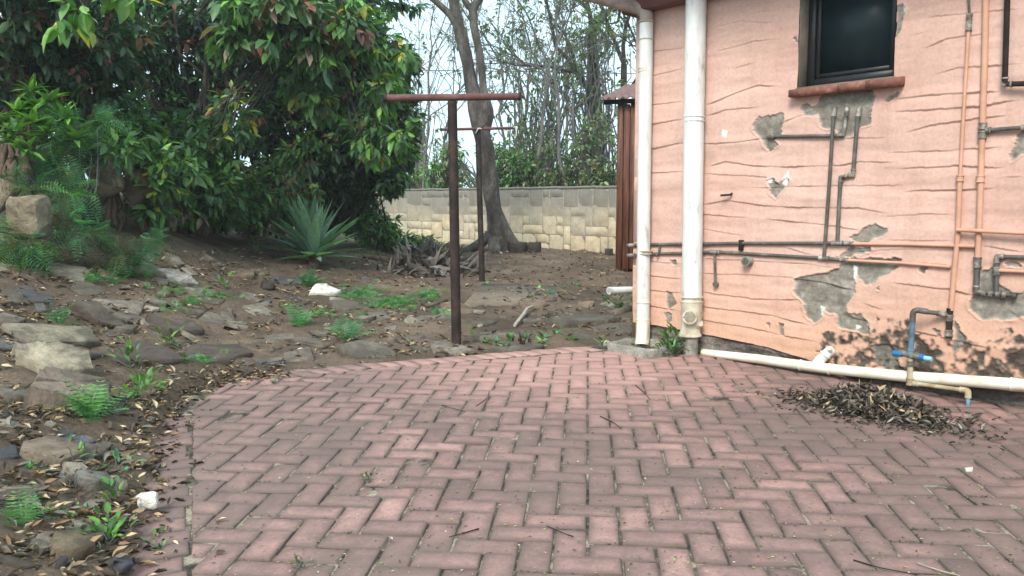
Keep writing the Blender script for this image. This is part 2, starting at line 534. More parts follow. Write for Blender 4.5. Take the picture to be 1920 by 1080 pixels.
M['twig'] = mottled('twig_bark', [(0.3, (0.085, 0.08, 0.075)), (0.7, (0.19, 0.178, 0.168))], 6, 0.95, 0.3)
M['root'] = mottled('root_bark', [(0.3, (0.06, 0.042, 0.03)), (0.7, (0.17, 0.125, 0.09))], 8, 0.95, 0.8, 0.02, 30)
M['plank'] = mottled('stained_plank', [(0.3, (0.035, 0.014, 0.010)), (0.5, (0.10, 0.036, 0.02)), (0.72, (0.19, 0.08, 0.042))], 6, 0.6, 0.4, 0.005, 40, stretch=(6, 6, 0.4))
M['gap'] = mottled('dark_timber', [(0.3, (0.012, 0.008, 0.006)), (0.7, (0.03, 0.02, 0.015))], 8, 0.9, 0.2)
M['mortar'] = mottled('wall_mortar', [(0.3, (0.19, 0.165, 0.13)), (0.7, (0.31, 0.275, 0.215))], 9, 0.95, 0.5)
M['deadwood'] = mottled('bleached_wood', [(0.3, (0.28, 0.24, 0.19)), (0.7, (0.50, 0.45, 0.37))], 20, 0.9, 0.4, 0.004)
M['cord'] = mottled('white_cord', [(0.3, (0.45, 0.44, 0.42)), (0.7, (0.62, 0.62, 0.6))], 20, 0.9, 0.1)
M['cable'] = mottled('black_cable', [(0.3, (0.03, 0.03, 0.035)), (0.7, (0.06, 0.06, 0.065))], 20, 0.7, 0.0)

M['quartz'] = mottled('white_quartz', [(0.32, (0.40, 0.33, 0.23)), (0.45, (0.66, 0.61, 0.51)), (0.65, (0.80, 0.77, 0.70))], 14, 0.75, 0.8, 0.02, 30)

def make_glass():
    m, nt, b, o = newmat('dark_window_glass')
    c = ramp(nt, noise(nt, pos(nt), 3, 4), [(0.35, (0.010, 0.017, 0.020)), (0.7, (0.020, 0.033, 0.037))])
    setc(nt, b, c, 0.3, 0.12)
    return m
M['glass'] = make_glass()

def make_blockmat():
    m, nt, b, o = newmat('stone_block')
    oi = nt.nodes.new('ShaderNodeObjectInfo')
    p = pos(nt)
    f = ramp(nt, noise(nt, p, 6, 8, 0.78), [(0.3, 0.66), (0.7, 1.25)])
    c = mix(nt, 1.0, oi.outputs['Color'], f, 'MULTIPLY')
    z = nt.nodes.new('ShaderNodeSeparateXYZ'); nt.links.new(p, z.inputs[0])
    # black algae that ran down from the coping
    mp = nt.nodes.new('ShaderNodeMapping'); mp.inputs['Scale'].default_value = (2.5, 2.5, 0.6); nt.links.new(p, mp.inputs['Vector'])
    h = mth(nt, 'ADD', mth(nt, 'SUBTRACT', z.outputs[2], 1.28), mth(nt, 'MULTIPLY', mth(nt, 'SUBTRACT', noise(nt, mp.outputs[0], 3, 6, 0.7), 0.5), 1.1))
    st = mth(nt, 'MULTIPLY', h, 4.0, clamp=True)
    c = mix(nt, mth(nt, 'MULTIPLY', st, 0.85), c, (0.075, 0.07, 0.06))
    h2 = mth(nt, 'ADD', mth(nt, 'SUBTRACT', z.outputs[2], 0.82), mth(nt, 'MULTIPLY', mth(nt, 'SUBTRACT', noise(nt, p, 1.2, 5, 0.6), 0.5), 0.8))
    g = mth(nt, 'MULTIPLY', h2, 2.0, clamp=True)
    c = mix(nt, mth(nt, 'MULTIPLY', g, 0.85), c, (0.20, 0.19, 0.165))
    setc(nt, b, c, 0.9, 0.2)
    bump(nt, b, noise(nt, p, 20, 7, 0.7), 0.6, 0.02)
    return m
M['block'] = make_blockmat()

# ------------------------------------------------------------------ ground sheet
def axis(a, b, step, far):
    c = list(np.arange(a, b + 1e-6, step))
    s = step; p = c[-1]; hi = []
    while p < far: s *= 1.28; p += s; hi.append(p)
    s = step; p = c[0]; lo = []
    while p > -far: s *= 1.28; p -= s; lo.append(p)
    return np.array(lo[::-1] + c + hi)

# outline of the paving in plan (convex): inner field
pv = lambda u, v: pave(u, v)[:2]
BL0, BL1 = pv(361, 1075), pv(364, 752)            # inner line of the left border
ldir = (BL1 - BL0) / np.linalg.norm(BL1 - BL0)
BLs = BL0 - ldir * 1.6
TOPE = [pv(u, v) for u, v in ((420, 722), (560, 706), (700, 690), (810, 682), (920, 672), (1020, 664), (1140, 656))]  # inner line of the top border
wallpt = lambda t, off=0.015: (C0 + WD * t + WN * off)[:2]
FIELD = [BLs, pv(362, 760)] + TOPE + [pv(1290, 662), wallpt(0.62), wallpt(4.3), np.array([3.0, 0.6])]
FIELD = np.array(FIELD)

def inside(poly, x, y):
    x = np.asarray(x); y = np.asarray(y)
    r = np.zeros(x.shape, bool)
    n = len(poly)
    for i in range(n):
        x1, y1 = poly[i]; x2, y2 = poly[(i + 1) % n]
        c = ((y1 > y) != (y2 > y)) & (x < (x2 - x1) * (y - y1) / (y2 - y1 + 1e-12) + x1)
        r ^= c
    return r

OUTER = [BLs + np.array([-.2, -.05]), pv(252, 1000), pv(300, 790), pv(330, 735), pv(430, 708), pv(600, 686), pv(760, 676), pv(900, 664), pv(1010, 655), pv(1120, 645), pv(1290, 655), wallpt(0.5, -.1), wallpt(4.3, -.1), np.array([3.0, 0.5])]
OUTER = np.array(OUTER)

def terrain_rough(x, y):
    z = terrain(x, y)
    a = 0.05 * (fbm(x * 1.7, y * 1.7, 4) - 0.5) + 0.045 * (fbm(x * 7 + 9, y * 7, 3) - 0.5) + 0.03 * (fbm(x * 22, y * 22, 2) - 0.5)
    inp = inside(OUTER, x, y)
    # soft distance to the paving from a few samples
    near = np.zeros(np.shape(x))
    for dx, dy in ((.1, 0), (-.1, 0), (0, .1), (0, -.1), (.2, 0), (-.2, 0), (0, .2), (0, -.2)):
        near = near + inside(OUTER, x + dx, y + dy)
    near = near / 8
    z = z + a * (1 - near)
    z = np.where(inp, plane_z(y) - 0.03, z - 0.012 * near)
    return z

gx = axis(-7.5, 2.6, 0.045, 420)
gy = axis(1.2, 13.0, 0.05, 420)
X, Y = np.meshgrid(gx, gy)
Z = terrain_rough(X, Y)
nx, ny = len(gx), len(gy)
V = np.stack([X.ravel(), Y.ravel(), Z.ravel()], 1)
i = np.arange(ny - 1)[:, None] * nx + np.arange(nx - 1)[None]
Q = np.stack([i, i + 1, i + nx + 1, i + nx], -1).reshape(-1, 4)
ground_obj = link('ground', np_mesh('ground', V, [Q], None, True), M['soil'])
tag(ground_obj, 'brown earth of the yard and its rocky bank', kind='structure')

# ------------------------------------------------------------------ paving
S = 0.1035
RH = np.array([math.cos(math.radians(-5.4)), math.sin(math.radians(-5.4))])   # along the "horizontal" bricks
RV = np.array([-RH[1], RH[0]])
# a joint crossing of the photo pins the pattern: k=0,row=1.5 at zoomed (1101.3,1031.3)
ORG = pv(1101.3, 1031.3) - RV * S * 1.5

def clip(poly, region):
    out = [np.asarray(p) for p in poly]
    n = len(region)
    area = sum(region[i][0] * region[(i + 1) % n][1] - region[(i + 1) % n][0] * region[i][1] for i in range(n))
    sg = 1 if area > 0 else -1
    for i in range(n):
        a, b = region[i], region[(i + 1) % n]
        e = b - a
        f = lambda p: sg * (e[0] * (p[1] - a[1]) - e[1] * (p[0] - a[0]))
        res = []
        for j in range(len(out)):
            p, q = out[j], out[(j + 1) % len(out)]
            fp, fq = f(p), f(q)
            if fp >= 0: res.append(p)
            if fp * fq < 0: res.append(p + (q - p) * fp / (fp - fq))
        out = res
        if len(out) < 3: return []
    return out

def parea(p):
    return 0.5 * abs(sum(p[i][0] * p[(i + 1) % len(p)][1] - p[(i + 1) % len(p)][0] * p[i][1] for i in range(len(p))))

bricks = []     # (polygon xy, center, axis_long, axis_short)
J = 0.0035
def add_brick(c, ax, ay, hx, hy, region=None):
    r = [c + ax * (hx - J) * a + ay * (hy - J) * b for a, b in ((-1, -1), (1, -1), (1, 1), (-1, 1))]
    full = True
    if region is not None:
        q = clip(r, region)
        if not q: return
        if parea(q) < 0.0012: return
        if len(q) != 4 or abs(parea(q) - parea(r)) > 1e-6: full = False
        r = q
    bricks.append((r, c, ax, ay, full))

from itertools import product
for row in range(-14, 46):
    for k in range(-34, 40):
        m4 = (k + 1 - row) % 4
        if m4 == 0:      # horizontal brick, cells k,k+1
            c = ORG + RH * S * (k + 1) + RV * S * (row + .5)
            if 1.2 < c[1] < 6.6 and -3 < c[0] < 3.8: add_brick(c, RH, RV, S, S / 2, FIELD)
        elif m4 == 3:    # upright brick: cells row, row+1
            c = ORG + RH * S * (k + .5) + RV * S * (row + 1)
            if 1.2 < c[1] < 6.6 and -3 < c[0] < 3.8: add_brick(c, RV, RH, S, S / 2, FIELD)
# left border: bricks laid across
lnorm = np.array([-ldir[1], ldir[0]])
L = np.linalg.norm(BL1 - BLs)
s = 0.0; idx = 0
while s < L + 0.02:
    wob = 0.012 * math.sin(idx * 1.7) + random.uniform(-.006, .006)
    if not (L - 0.30 < s < L - 0.12):
        add_brick(BLs + ldir * (s + S / 2) + lnorm * (S + 0.008 + wob), lnorm, ldir, S, S / 2)
    s += S * 0.985; idx += 1
# top border: header course following the curve, skewed
tp = np.array(TOPE)
seg = np.linalg.norm(np.diff(tp, axis=0), axis=1); cum = np.r_[0, np.cumsum(seg)]
s = 0.16
while s < cum[-1] - 0.02:
    i = min(np.searchsorted(cum, s) - 1, len(seg) - 1); i = max(i, 0)
    p = tp[i] + (tp[i + 1] - tp[i]) * (s - cum[i]) / seg[i]
    dr = (tp[i + 1] - tp[i]) / seg[i]; nr = np.array([-dr[1], dr[0]])
    sk = nr * 1.0 - dr * 0.28
    sk /= np.linalg.norm(sk)
    r = [p + dr * (S / 2 - J) * a + sk * bb for a, bb in ((-1, 0.006), (1, 0.006), (1, 0.17), (-1, 0.17))]
    bricks.append((r, p + sk * 0.088, sk, dr, False))
    s += S * 1.03

bed = MB()
bp = np.array([[x, y, plane_z(y) - 0.012] for x, y in OUTER])
# bedding sheet as a fine grid clipped to the outline
bx = np.arange(-2.4, 3.6, 0.03); by = np.arange(0.6, 6.4, 0.03)
BX, BY = np.meshgrid(bx, by)
cellin = inside(OUTER, (BX[:-1, :-1] + .015), (BY[:-1, :-1] + .015))
BZ = plane_z(BY) - 0.0065 + 0.008 * (fbm(BX * 20, BY * 20, 3) - 0.5)
ii = (np.arange(len(by) - 1)[:, None] * len(bx) + np.arange(len(bx) - 1)[None])[cellin]
Q = np.stack([ii, ii + 1, ii + len(bx) + 1, ii + len(bx)], -1)
paving = link('paving', np_mesh('paving', np.stack([BX.ravel(), BY.ravel(), BZ.ravel()], 1), [Q], None, True), M['joint'])
tag(paving, 'pinkish brick paving laid in a herringbone pattern', kind='structure')

def brick_geo(poly, c, ax, ay, h=0.05, b=0.006):
    """returns local verts (x along ax, y along ay, z=0 top) and faces"""
    p = np.array([[(q - c) @ ax, (q - c) @ ay] for q in poly])
    a = sum(p[i][0] * p[(i + 1) % len(p)][1] - p[(i + 1) % len(p)][0] * p[i][1] for i in range(len(p)))
    if a < 0: p = p[::-1]
    n = len(p)
    cen = p.mean(0)
    ins = p + (cen - p) / np.maximum(np.linalg.norm(cen - p, axis=1)[:, None], 1e-6) * np.minimum(b * 1.5, 0.4 * np.linalg.norm(cen - p, axis=1)[:, None])
    V = np.concatenate([np.c_[p, np.full(n, -h)], np.c_[p, np.full(n, -b)], np.c_[p + (ins - p) * .35, np.full(n, -b * .3)], np.c_[ins, np.zeros(n)]])
    quads = []
    for r in range(3):
        for i in range(n):
            j = (i + 1) % n
            quads.append([r * n + i, r * n + j, r * n + n + j, r * n + n + i])
    top = [list(range(3 * n, 4 * n))]
    return V, np.array(quads), np.array(top)

def worn(r):
    """brick outline with knocked-off corners and wavering sides"""
    out = []
    for i in range(4):
        p, q = np.asarray(r[i]), np.asarray(r[(i + 1) % 4])
        e = (q - p); l = np.linalg.norm(e); e = e / l; nrm = np.array([e[1], -e[0]])
        ch = random.choice([.002, .003, .004, .010]) * random.uniform(.6, 1.3); ch2 = random.choice([.002, .003, .005]) * random.uniform(.6, 1.3)
        out.append(p + e * ch + nrm * random.gauss(0, .0009)); out.append(q - e * ch2 + nrm * random.gauss(0, .0009))
    return out

def brick_color(c):
    t = random.random()
    v = random.gauss(1.0, 0.10)
    base = np.array([0.325, 0.188, 0.166]) if t < .70 else (np.array([0.255, 0.153, 0.136]) if t < .88 else np.array([0.39, 0.225, 0.197]))
    return base * v

def proj(p):
    d = p - CAM
    c, s = math.cos(PITCH), math.sin(PITCH)
    f = d[1] * c - d[2] * s; up = d[2] * c + d[1] * s
    return 960 + F * d[0] / f, 540 - F * up / f, f

rank = []
for bi, (r, c, ax, ay, full) in enumerate(bricks):
    P3 = np.array([c[0], c[1], plane_z(c[1])])
    u, v, f = proj(P3)
    vis = f > 0.5 and -60 < u < 1980 and v < 1130
    rank.append((0 if vis else 1, f if f > 0 else 99, bi))
rank.sort()
single = set(b for _, _, b in rank[:300])
st = math.atan(SLOPE)
shared = {}
FV, FQ, FT, FC, FUV, fn = [], [], [], [], [], 0
FX = {}
def slopez(ax): return SLOPE * ax[1]
for bi, (r, c, ax, ay, full) in enumerate(bricks):
    dz = random.gauss(0, 0.0022)
    tl = np.array([random.gauss(0, 0.010), random.gauss(0, 0.014)])
    yaw = random.gauss(0, 0.013)
    ca, sa = math.cos(yaw), math.sin(yaw)
    ax2 = ax * ca + ay * sa; ay2 = ay * ca - ax * sa
    A3 = np.array([ax2[0], ax2[1], slopez(ax2) + tl[0]]); B3 = np.array([ay2[0], ay2[1], slopez(ay2) + tl[1]])
    A3 /= np.linalg.norm(A3); B3 = B3 - A3 * (A3 @ B3); B3 /= np.linalg.norm(B3)
    N3 = np.cross(A3, B3)
    flip = N3[2] < 0
    if flip: B3 = -B3; N3 = -N3
    ayl = -ay if flip else ay
    o3 = np.array([c[0], c[1], float(plane_z(c[1])) + dz])
    col = brick_color(c)
    if bi in single:
        vk = random.randrange(14)
        if full and vk in shared: me = shared[vk]
        else:
            V, q, t = brick_geo(worn(r) if full else r, c, ax, ayl)
            me = np_mesh('brick', V, [q, t], None, False, V[:, :2])
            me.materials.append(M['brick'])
            if full: shared[vk] = me
        o = link('brick', me, None, paving)
        from mathutils import Matrix
        mt = Matrix(((A3[0], B3[0], N3[0], o3[0]), (A3[1], B3[1], N3[1], o3[1]), (A3[2], B3[2], N3[2], o3[2]), (0, 0, 0, 1)))
        o.matrix_local = mt
        o.color = (col[0], col[1], col[2], 1)
    else:
        V, q, t = brick_geo(worn(r) if full else r, c, ax, ayl)
        Wd = o3 + V[:, :1] * A3 + V[:, 1:2] * B3 + V[:, 2:] * N3
        FV.append(Wd); FQ.append(q + fn); FX.setdefault(t.shape[1], []).append(t + fn)
        FC.append(np.tile(col, (len(V), 1))); FUV.append(V[:, :2]); fn += len(V)
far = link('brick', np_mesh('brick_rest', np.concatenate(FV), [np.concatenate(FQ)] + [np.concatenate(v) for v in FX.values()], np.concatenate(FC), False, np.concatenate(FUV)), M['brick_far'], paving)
far['kind'] = 'stuff'
print('bricks', len(bricks))

# ------------------------------------------------------------------ house
ZTOP = 2.46
house = empty('house', (C0[0], C0[1], 0.0), 'salmon plastered house with peeling paint, plumbing and a small dark window', 'house')

def px_poly(pts, sx, ox, oy, off=0.0):
    return np.array([Wtz(ox + x / sx, oy + y / sx, off) for x, y in pts])

Z3 = (3.0, 1280, 0); Z6 = (3.0, 1280, 360); Z45 = (4.5, 1120, 440); ZB = (3.0, 640, 0)
# lips of the hand-trowelled plaster, traced (strength, points, zoom frame)
LIPS = [
 (.5, [(200,290),(400,235),(560,220)], Z3), (1, [(150,590),(300,530),(430,480),(540,485)], Z3), (.8, [(150,650),(250,620),(420,605)], Z3),
 (.9, [(1380,270),(1500,220),(1720,195)], Z3), (.8, [(1400,97),(1560,85),(1900,55)], Z3), (.9, [(1440,420),(1550,385),(1900,358)], Z3),
 (1.1, [(1190,558),(1400,535),(1780,515)], Z3), (1.1, [(1200,628),(1450,615),(1660,600),(1880,568)], Z3), (1.1, [(1270,742),(1450,700),(1660,665),(1820,652)], Z3),
 (.7, [(1160,860),(1500,845),(1780,828)], Z3), (1.0, [(1230,947),(1550,935),(1800,942)], Z3), (1.2, [(1260,1077),(1560,1065),(1740,1058)], Z3),
 (.8, [(120,812),(300,800),(500,778)], Z3), (.9, [(160,935),(250,910),(400,930),(600,940),(900,930),(1000,908),(1180,912)], Z3), (.5, [(400,1055),(900,1045),(1220,1040)], Z3),
 (.6, [(130,975),(300,985),(520,1000)], Z3), (.6, [(560,700),(700,640),(780,640)], Z3), (.5, [(620,800),(900,780),(1150,775)], Z3), (.4, [(300,385),(430,345)], Z3), (.4, [(380,75),(520,60)], Z3), (.35, [(180,160),(330,120),(520,130)], Z3),
 (.4, [(1290,200),(1380,180)], Z3), (.5, [(1820,1000),(1920,995)], Z3),
 (.9, [(130,70),(250,45),(450,75),(800,90),(1000,90),(1140,115)], Z6), (.8, [(100,125),(370,142)], Z6), (.7, [(490,150),(800,185),(1000,212)], Z6), (.5, [(120,205),(340,242)], Z6),
 (.6, [(1150,138),(1400,120),(1540,128)], Z6), (.7, [(1160,268),(1520,272)], Z6), (.6, [(960,335),(1300,318),(1520,328)], Z6), (.6, [(120,455),(300,462),(620,475)], Z6),
 (1.2, [(610,480),(780,505),(960,548)], Z6), (1.1, [(1200,508),(1500,545),(1640,580)], Z6), (.8, [(120,560),(400,600),(660,602)], Z6), (.9, [(110,640),(500,690),(720,745)], Z6),
 (.8, [(110,715),(400,765),(760,840)], Z6), (.8, [(1020,620),(1130,660)], Z6), (.9, [(920,688),(1070,735)], Z6), (1.2, [(1300,775),(1520,830),(1720,875)], Z6), (.6, [(1060,380),(1500,410)], Z6),
 (.6, [(1700,300),(1920,335)], Z6), (.7, [(1840,660),(1920,720)], Z6), (.6, [(840,380),(560,300),(110,298)], Z6), (.6, [(120,372),(700,400),(880,430)], Z6),
 (.9, [(430,335),(720,372)], Z45), (.9, [(430,458),(720,492)], Z45), (1.0, [(430,588),(680,634)], Z45), (.7, [(430,215),(720,245)], Z45),
 (1, [(1740,700),(1860,680),(1930,672)], ZB), (1, [(1740,840),(1900,808),(1940,804)], ZB), (.9, [(1740,970),(1940,965)], ZB), (.7, [(1740,590),(1930,570)], ZB), (.6, [(1740,430),(1930,385)], ZB), (.5, [(1740,290),(1930,270)], ZB),
]
# zones where the paint has gone: polygons
PEEL = [
 ([(780,545),(900,515),(1060,478),(1095,540),(1070,600),(1060,690),(1000,720),(960,780),(905,780),(880,740),(800,720),(770,645),(690,660),(668,615),(700,590),(770,585)], Z3),
 ([(415,690),(440,655),(560,640),(590,670),(565,745),(520,790),(540,830),(490,855),(450,790),(410,740)], Z3),
 ([(480,1010),(510,1000),(555,1035),(590,985),(602,1020),(570,1075),(520,1078)], Z3),
 ([(1210,35),(1250,22),(1262,60),(1225,205),(1205,222)], Z3), ([(1140,572),(1205,525),(1218,548),(1160,582)], Z3), ([(630,210),(650,200),(655,250),(635,245)], Z3),
 ([(500,-20),(570,-20),(560,20),(535,40),(510,10)], Z6),
 ([(945,265),(1050,190),(1090,180),(1160,215),(1140,245),(1060,285),(980,285)], Z6), ([(900,345),(950,315),(1055,308),(1050,330),(980,350),(940,375),(890,362)], Z6),
 ([(880,440),(910,400),(980,372),(1250,380),(1215,430),(1130,460),(1090,500),(1040,522),(990,460),(975,540),(930,640),(930,690),(1000,690),(1060,740),(1065,795),(980,785),(900,765),(860,690),(800,650),(795,690),(740,728),(700,700),(690,630),(630,560),(640,500),(760,460)], Z6),
 ([(540,738),(578,745),(572,805),(545,802)], Z6), ([(466,742),(488,742),(484,775)], Z6), ([(1100,535),(1125,540),(1115,560)], Z6), ([(1335,420),(1375,425),(1365,470),(1340,450)], Z6),
 ([(1690,430),(1755,425),(1760,490),(1860,560),(1990,540),(1990,725),(1830,712),(1700,722),(1612,650),(1630,560),(1652,585)], Z6), ([(1820,400),(1880,390),(1900,425),(1830,430)], Z6),
 ([(1880,770),(1960,690),(1960,860),(1850,925)], Z3), ([(590,480),(640,498),(690,575),(620,625),(600,560)], Z45), ([(568,650),(632,660),(632,722),(590,742)], Z45), ([(640,200),(690,205),(680,245),(640,235)], Z45), ([(310,200),(345,200),(345,270),(318,260)], Z45),
 ([(1420,770),(1445,760),(1455,800),(1425,800)], Z6), ([(1060,850),(1160,860),(1250,1000),(1100,990)], Z6), ([(1540,720),(1590,840),(1520,900)], Z6),
]
WHITE = [([(965,410),(985,420),(985,520),(970,490)], Z6), ([(780,640),(805,650),(800,690),(785,695)], Z6), ([(560,1030),(600,960),(605,985),(590,1045)], Z3), ([(485,995),(510,1000),(505,1030),(483,1025)], Z3), ([(230,735),(262,737),(258,772),(233,768)], Z3), ([(1035,715),(1060,735),(1050,755)], Z6), ([(1240,22),(1262,30),(1262,75),(1250,70)], Z3), ([(980,745),(1010,760),(975,775)], Z6)]
MOULD = [([(770,830),(800,790),(900,785),(1000,800),(1080,760),(1110,700),(1190,735),(1260,745),(1400,830),(1560,830),(1700,870),(1780,800),(1990,810),(1990,1080),(1200,1020),(880,965),(780,890)], Z6)]

t0, t1 = 0.0, 3.6
zb_pts = np.array([Wtz(u, v) for u, v in ((1218, 607), (1253, 613), (1318, 625), (1440, 650), (1530, 678), (1600, 700), (1750, 716), (1920, 735), (2100, 760))])
NT, NZ = 620, 560
ts = np.linspace(t0, t1, NT)
zlow = np.interp(ts, zb_pts[:, 0], zb_pts[:, 1]) + 0.008 * (fbm(ts * 14, ts * 0 + 2, 3) - .5)
TT = np.repeat(ts[None], NZ, 0)
wz = np.linspace(0, 1, NZ)[:, None]
ZZ = zlow[None] * (1 - wz) + ZTOP * wz
# warp so that the outlines wander
wn1 = (fbm(TT * 16, ZZ * 16, 4) - .5); wn2 = (fbm(TT * 16 + 40, ZZ * 16 + 9, 4) - .5)
Tw, Zw = TT + 0.05 * wn1, ZZ + 0.05 * wn2
D = 0.012 * (fbm(TT * 2.2, ZZ * 4.0, 4) - .5) + 0.022 * (fbm(TT * 1.6 + 7, ZZ * 8.5, 3) - .5) + 0.005 * (fbm(TT * 11, ZZ * 16, 3) - .5)
for st_, pts, zf in LIPS:
    q = px_poly(pts, *zf)
    q = q[np.argsort(q[:, 0])]
    a, b = q[0, 0], q[-1, 0]
    zc = np.interp(ts, q[:, 0], q[:, 1]) + 0.010 * (fbm(ts * 6 + a * 31, ts * 0 + a, 3) - .5)
    amp = st_ * sstep(ts, a - .03, a + .06) * (1 - sstep(ts, b - .06, b + .03)) * (0.25 + 1.3 * vnoise(ts * 9 + a * 7, ts * 0 + 3 * a))
    dz = ZZ - zc[None]
    up = np.where(dz > 0, np.exp(-dz / 0.055), 0) * 0.006
    dn = np.where(dz <= 0, np.exp(dz / 0.016), 0) * -0.0045
    D += (up + dn) * amp[None]
D += np.zeros_like(D)
def mask(zones, T_, Z_):
    m = np.zeros(T_.shape, bool)
    for pts, zf in zones:
        m |= inside(px_poly(pts, *zf), T_, Z_)
    return m
peel = mask(PEEL, Tw, Zw)
# speckled flaking round the big scars
fl = fbm(TT * 22 + 3, ZZ * 22, 4)
white = mask(WHITE, TT + .015 * wn1, ZZ + .015 * wn2)
zone = mask(MOULD, TT + .12 * wn1, ZZ + .12 * wn2)
mn = fbm(TT * 9, ZZ * 9, 5) * .5 + fbm(TT * 38, ZZ * 38, 4) * .5
hbase = ZZ - zlow[None]
mould = .95 * zone * sstep(mn, 0.39, 0.54) + (~zone) * sstep(mn - 0.10 - hbase * 2.0, 0.42, 0.55) * (TT > 1.25)
mould = np.clip(mould, 0, 1) * (1 - 0.5 * peel)
mould = np.maximum(mould, 0.85 * sstep(mn, .38, .5) * zone * (hbase < 0.10))
# thin vertical hairline cracks / drip marks
rim = (np.roll(peel, 3, 0) | np.roll(peel, -3, 0) | np.roll(peel, 3, 1) | np.roll(peel, -3, 1)) & ~peel
D = D + 0.0035 * rim * sstep(fbm(TT * 10, ZZ * 10 + 5, 3), .4, .6) - (0.008 + 0.012 * (fbm(TT * 25, ZZ * 25, 3) - .4)) * peel - 0.006 * sstep(mn, .5, .62) * zone
# window opening
wl, _ = Wtz(1499, 80); wr, _ = Wtz(1683, 80)
wb = Wtz(1590, 158)[1]
wt = 3.0
keep = ~((TT[:-1, :-1] > wl) & (TT[:-1, 1:] < wr) & (ZZ[:-1, :-1] > wb))
P = C0[None, None] + WD * TT[..., None] + WN * (D + 0.02)[..., None]
P[..., 2] = ZZ
peel_hilite = peel & ~(np.roll(peel, 3, 0) & np.roll(peel, -2, 0) & np.roll(peel, 2, 1) & np.roll(peel, -2, 1))
white = np.maximum(white * 1.0, peel_hilite * .16 * sstep(fbm(TT * 13 + 7, ZZ * 13, 3), .42, .6))  # filler spots plus a pale highlight painted along the peel edges
C = np.stack([peel * 1.0, mould, white], -1)
# soften one cell
for k_ in range(1):
    C = (C + np.roll(C, 1, 0) + np.roll(C, 1, 1)) / 3
ii = (np.arange(NZ - 1)[:, None] * NT + np.arange(NT - 1)[None])[keep]
Q = np.stack([ii, ii + 1, ii + NT + 1, ii + NT], -1)
hl = np.array(house.location)
wall = link('wall', np_mesh('wall', P.reshape(-1, 3) - hl, [Q], C.reshape(-1, 3), True), M['plaster'], house)
# body of the house behind the plaster: piers round the window, side wall, plinth
def wbox(mb, ta, tb, za, zb_, oa, ob, bev=0):
    c = C0 + WD * (ta + tb) / 2 + WN * (oa + ob) / 2 + np.array([0, 0, (za + zb_) / 2])
    return mb.box(c, WD, WN, (0, 0, 1), abs(tb - ta) / 2, abs(ob - oa) / 2, abs(zb_ - za) / 2, bev)
mb = MB()
wbox(mb, 0.004, wl, 0.1, ZTOP, -.22, -.06); wbox(mb, wr, 4.6, 0.1, ZTOP, -.22, -.06); wbox(mb, wl, wr, 0.1, wb - .035, -.219, -.061)
mb.build('wall_core', M['reveal'], house)
sp = C0 + WD * 0.0
mb = MB()
c_ = C0 + WD * 0.05 - WN * 1.7
mb.box(c_ + np.array([0, 0, 1.3]), WD, WN, (0, 0, 1), .058, 1.72, 1.16)
sw = mb.build('side_wall', M['plaster'], house)
mb = MB()
NTp = 240; tp_ = np.linspace(-.02, 4.6, NTp)
zp = np.linspace(-.05, 1.0, 40)
TP, ZP = np.meshgrid(tp_, zp)
rel = 0.035 * (fbm(TP * 5, ZP * 9, 4) - .6) + 0.02 * (fbm(TP * 16, ZP * 20, 3) - .5)
zmax = np.interp(tp_, ts, zlow) + 0.05
ZPq = -0.05 + (ZP + .05) / 1.05 * (zmax[None] + 0.05) 
PP = C0[None, None] + WD * TP[..., None] + WN * (rel + 0.002)[..., None]; PP[..., 2] = ZPq
ii = np.arange(39)[:, None] * NTp + np.arange(NTp - 1)[None]
link('plinth', np_mesh('plinth', PP.reshape(-1, 3) - hl, [np.stack([ii, ii + 1, ii + NTp + 1, ii + NTp], -1).reshape(-1, 4)], None, True), M['plinth'], house)
# eave beam, soffit, roof
mb = MB(); wbox(mb, -.06, 4.6, ZTOP - .005, 2.80, -.25, .13, .01); mb.build('eave_beam', M['soffit'], house)
mb = MB(); wbox(mb, -.12, 4.6, 2.81, 2.84, -.3, .55); mb.build('soffit', M['soffit'], house)
mb = MB(); wbox(mb, -.14, 4.6, 2.78, 2.95, .555, .58); mb.build('fascia', M['soffit'], house)
mb = MB()
for i_ in range(9):
    a, b = .62 - .5 * i_, .62 - .5 * (i_ + 1) - .03
    z_ = 2.93 + .17 * i_
    V = [Wp(-.2, z_, a), Wp(4.6, z_, a), Wp(4.6, z_ + .18, b), Wp(-.2, z_ + .18, b)]
    V += [v + np.array([0, 0, .03]) for v in V]
    mb.add(V, [np.array([[3, 2, 1, 0], [4, 5, 6, 7], [0, 1, 5, 4], [1, 2, 6, 5], [2, 3, 7, 6], [3, 0, 4, 7]])])
mb.build('roof', M['roof'], house)
# window
win = MB()
dep = -0.075
wbox(win, wl, wl + .012, wb, ZTOP, -.2, 0.012)
window = win.build('window', M['reveal'], house)
mb = MB(); wbox(mb, wl, wr, wb - .03, wb + .012, -.2, .022); mb.build('reveal_base', M['reveal'], window)
mb = MB()
fl0, fl1 = wl + .013, wr - .002
wbox(mb, fl0, fl0 + .045, wb + .02, ZTOP, dep - .05, dep, .004); wbox(mb, fl1 - .045, fl1, wb + .02, ZTOP, dep - .05, dep, .004); wbox(mb, fl0 + .045, fl1 - .045, wb + .02, wb + .066, dep - .05, dep - .002, .004)
wbox(mb, fl0 + .048, fl0 + .072, wb + .07, ZTOP, dep - .045, dep - .012, .003); wbox(mb, fl1 - .072, fl1 - .048, wb + .07, ZTOP, dep - .045, dep - .012, .003); wbox(mb, fl0 + .072, fl1 - .072, wb + .07, wb + .094, dep - .045, dep - .013, .003)
mb.build('frame', M['frame'], window)
mb = MB(); wbox(mb, fl0 + .04, fl1 - .04, wb + .06, ZTOP, dep - .036, dep - .030); mb.build('pane', M['glass'], window)
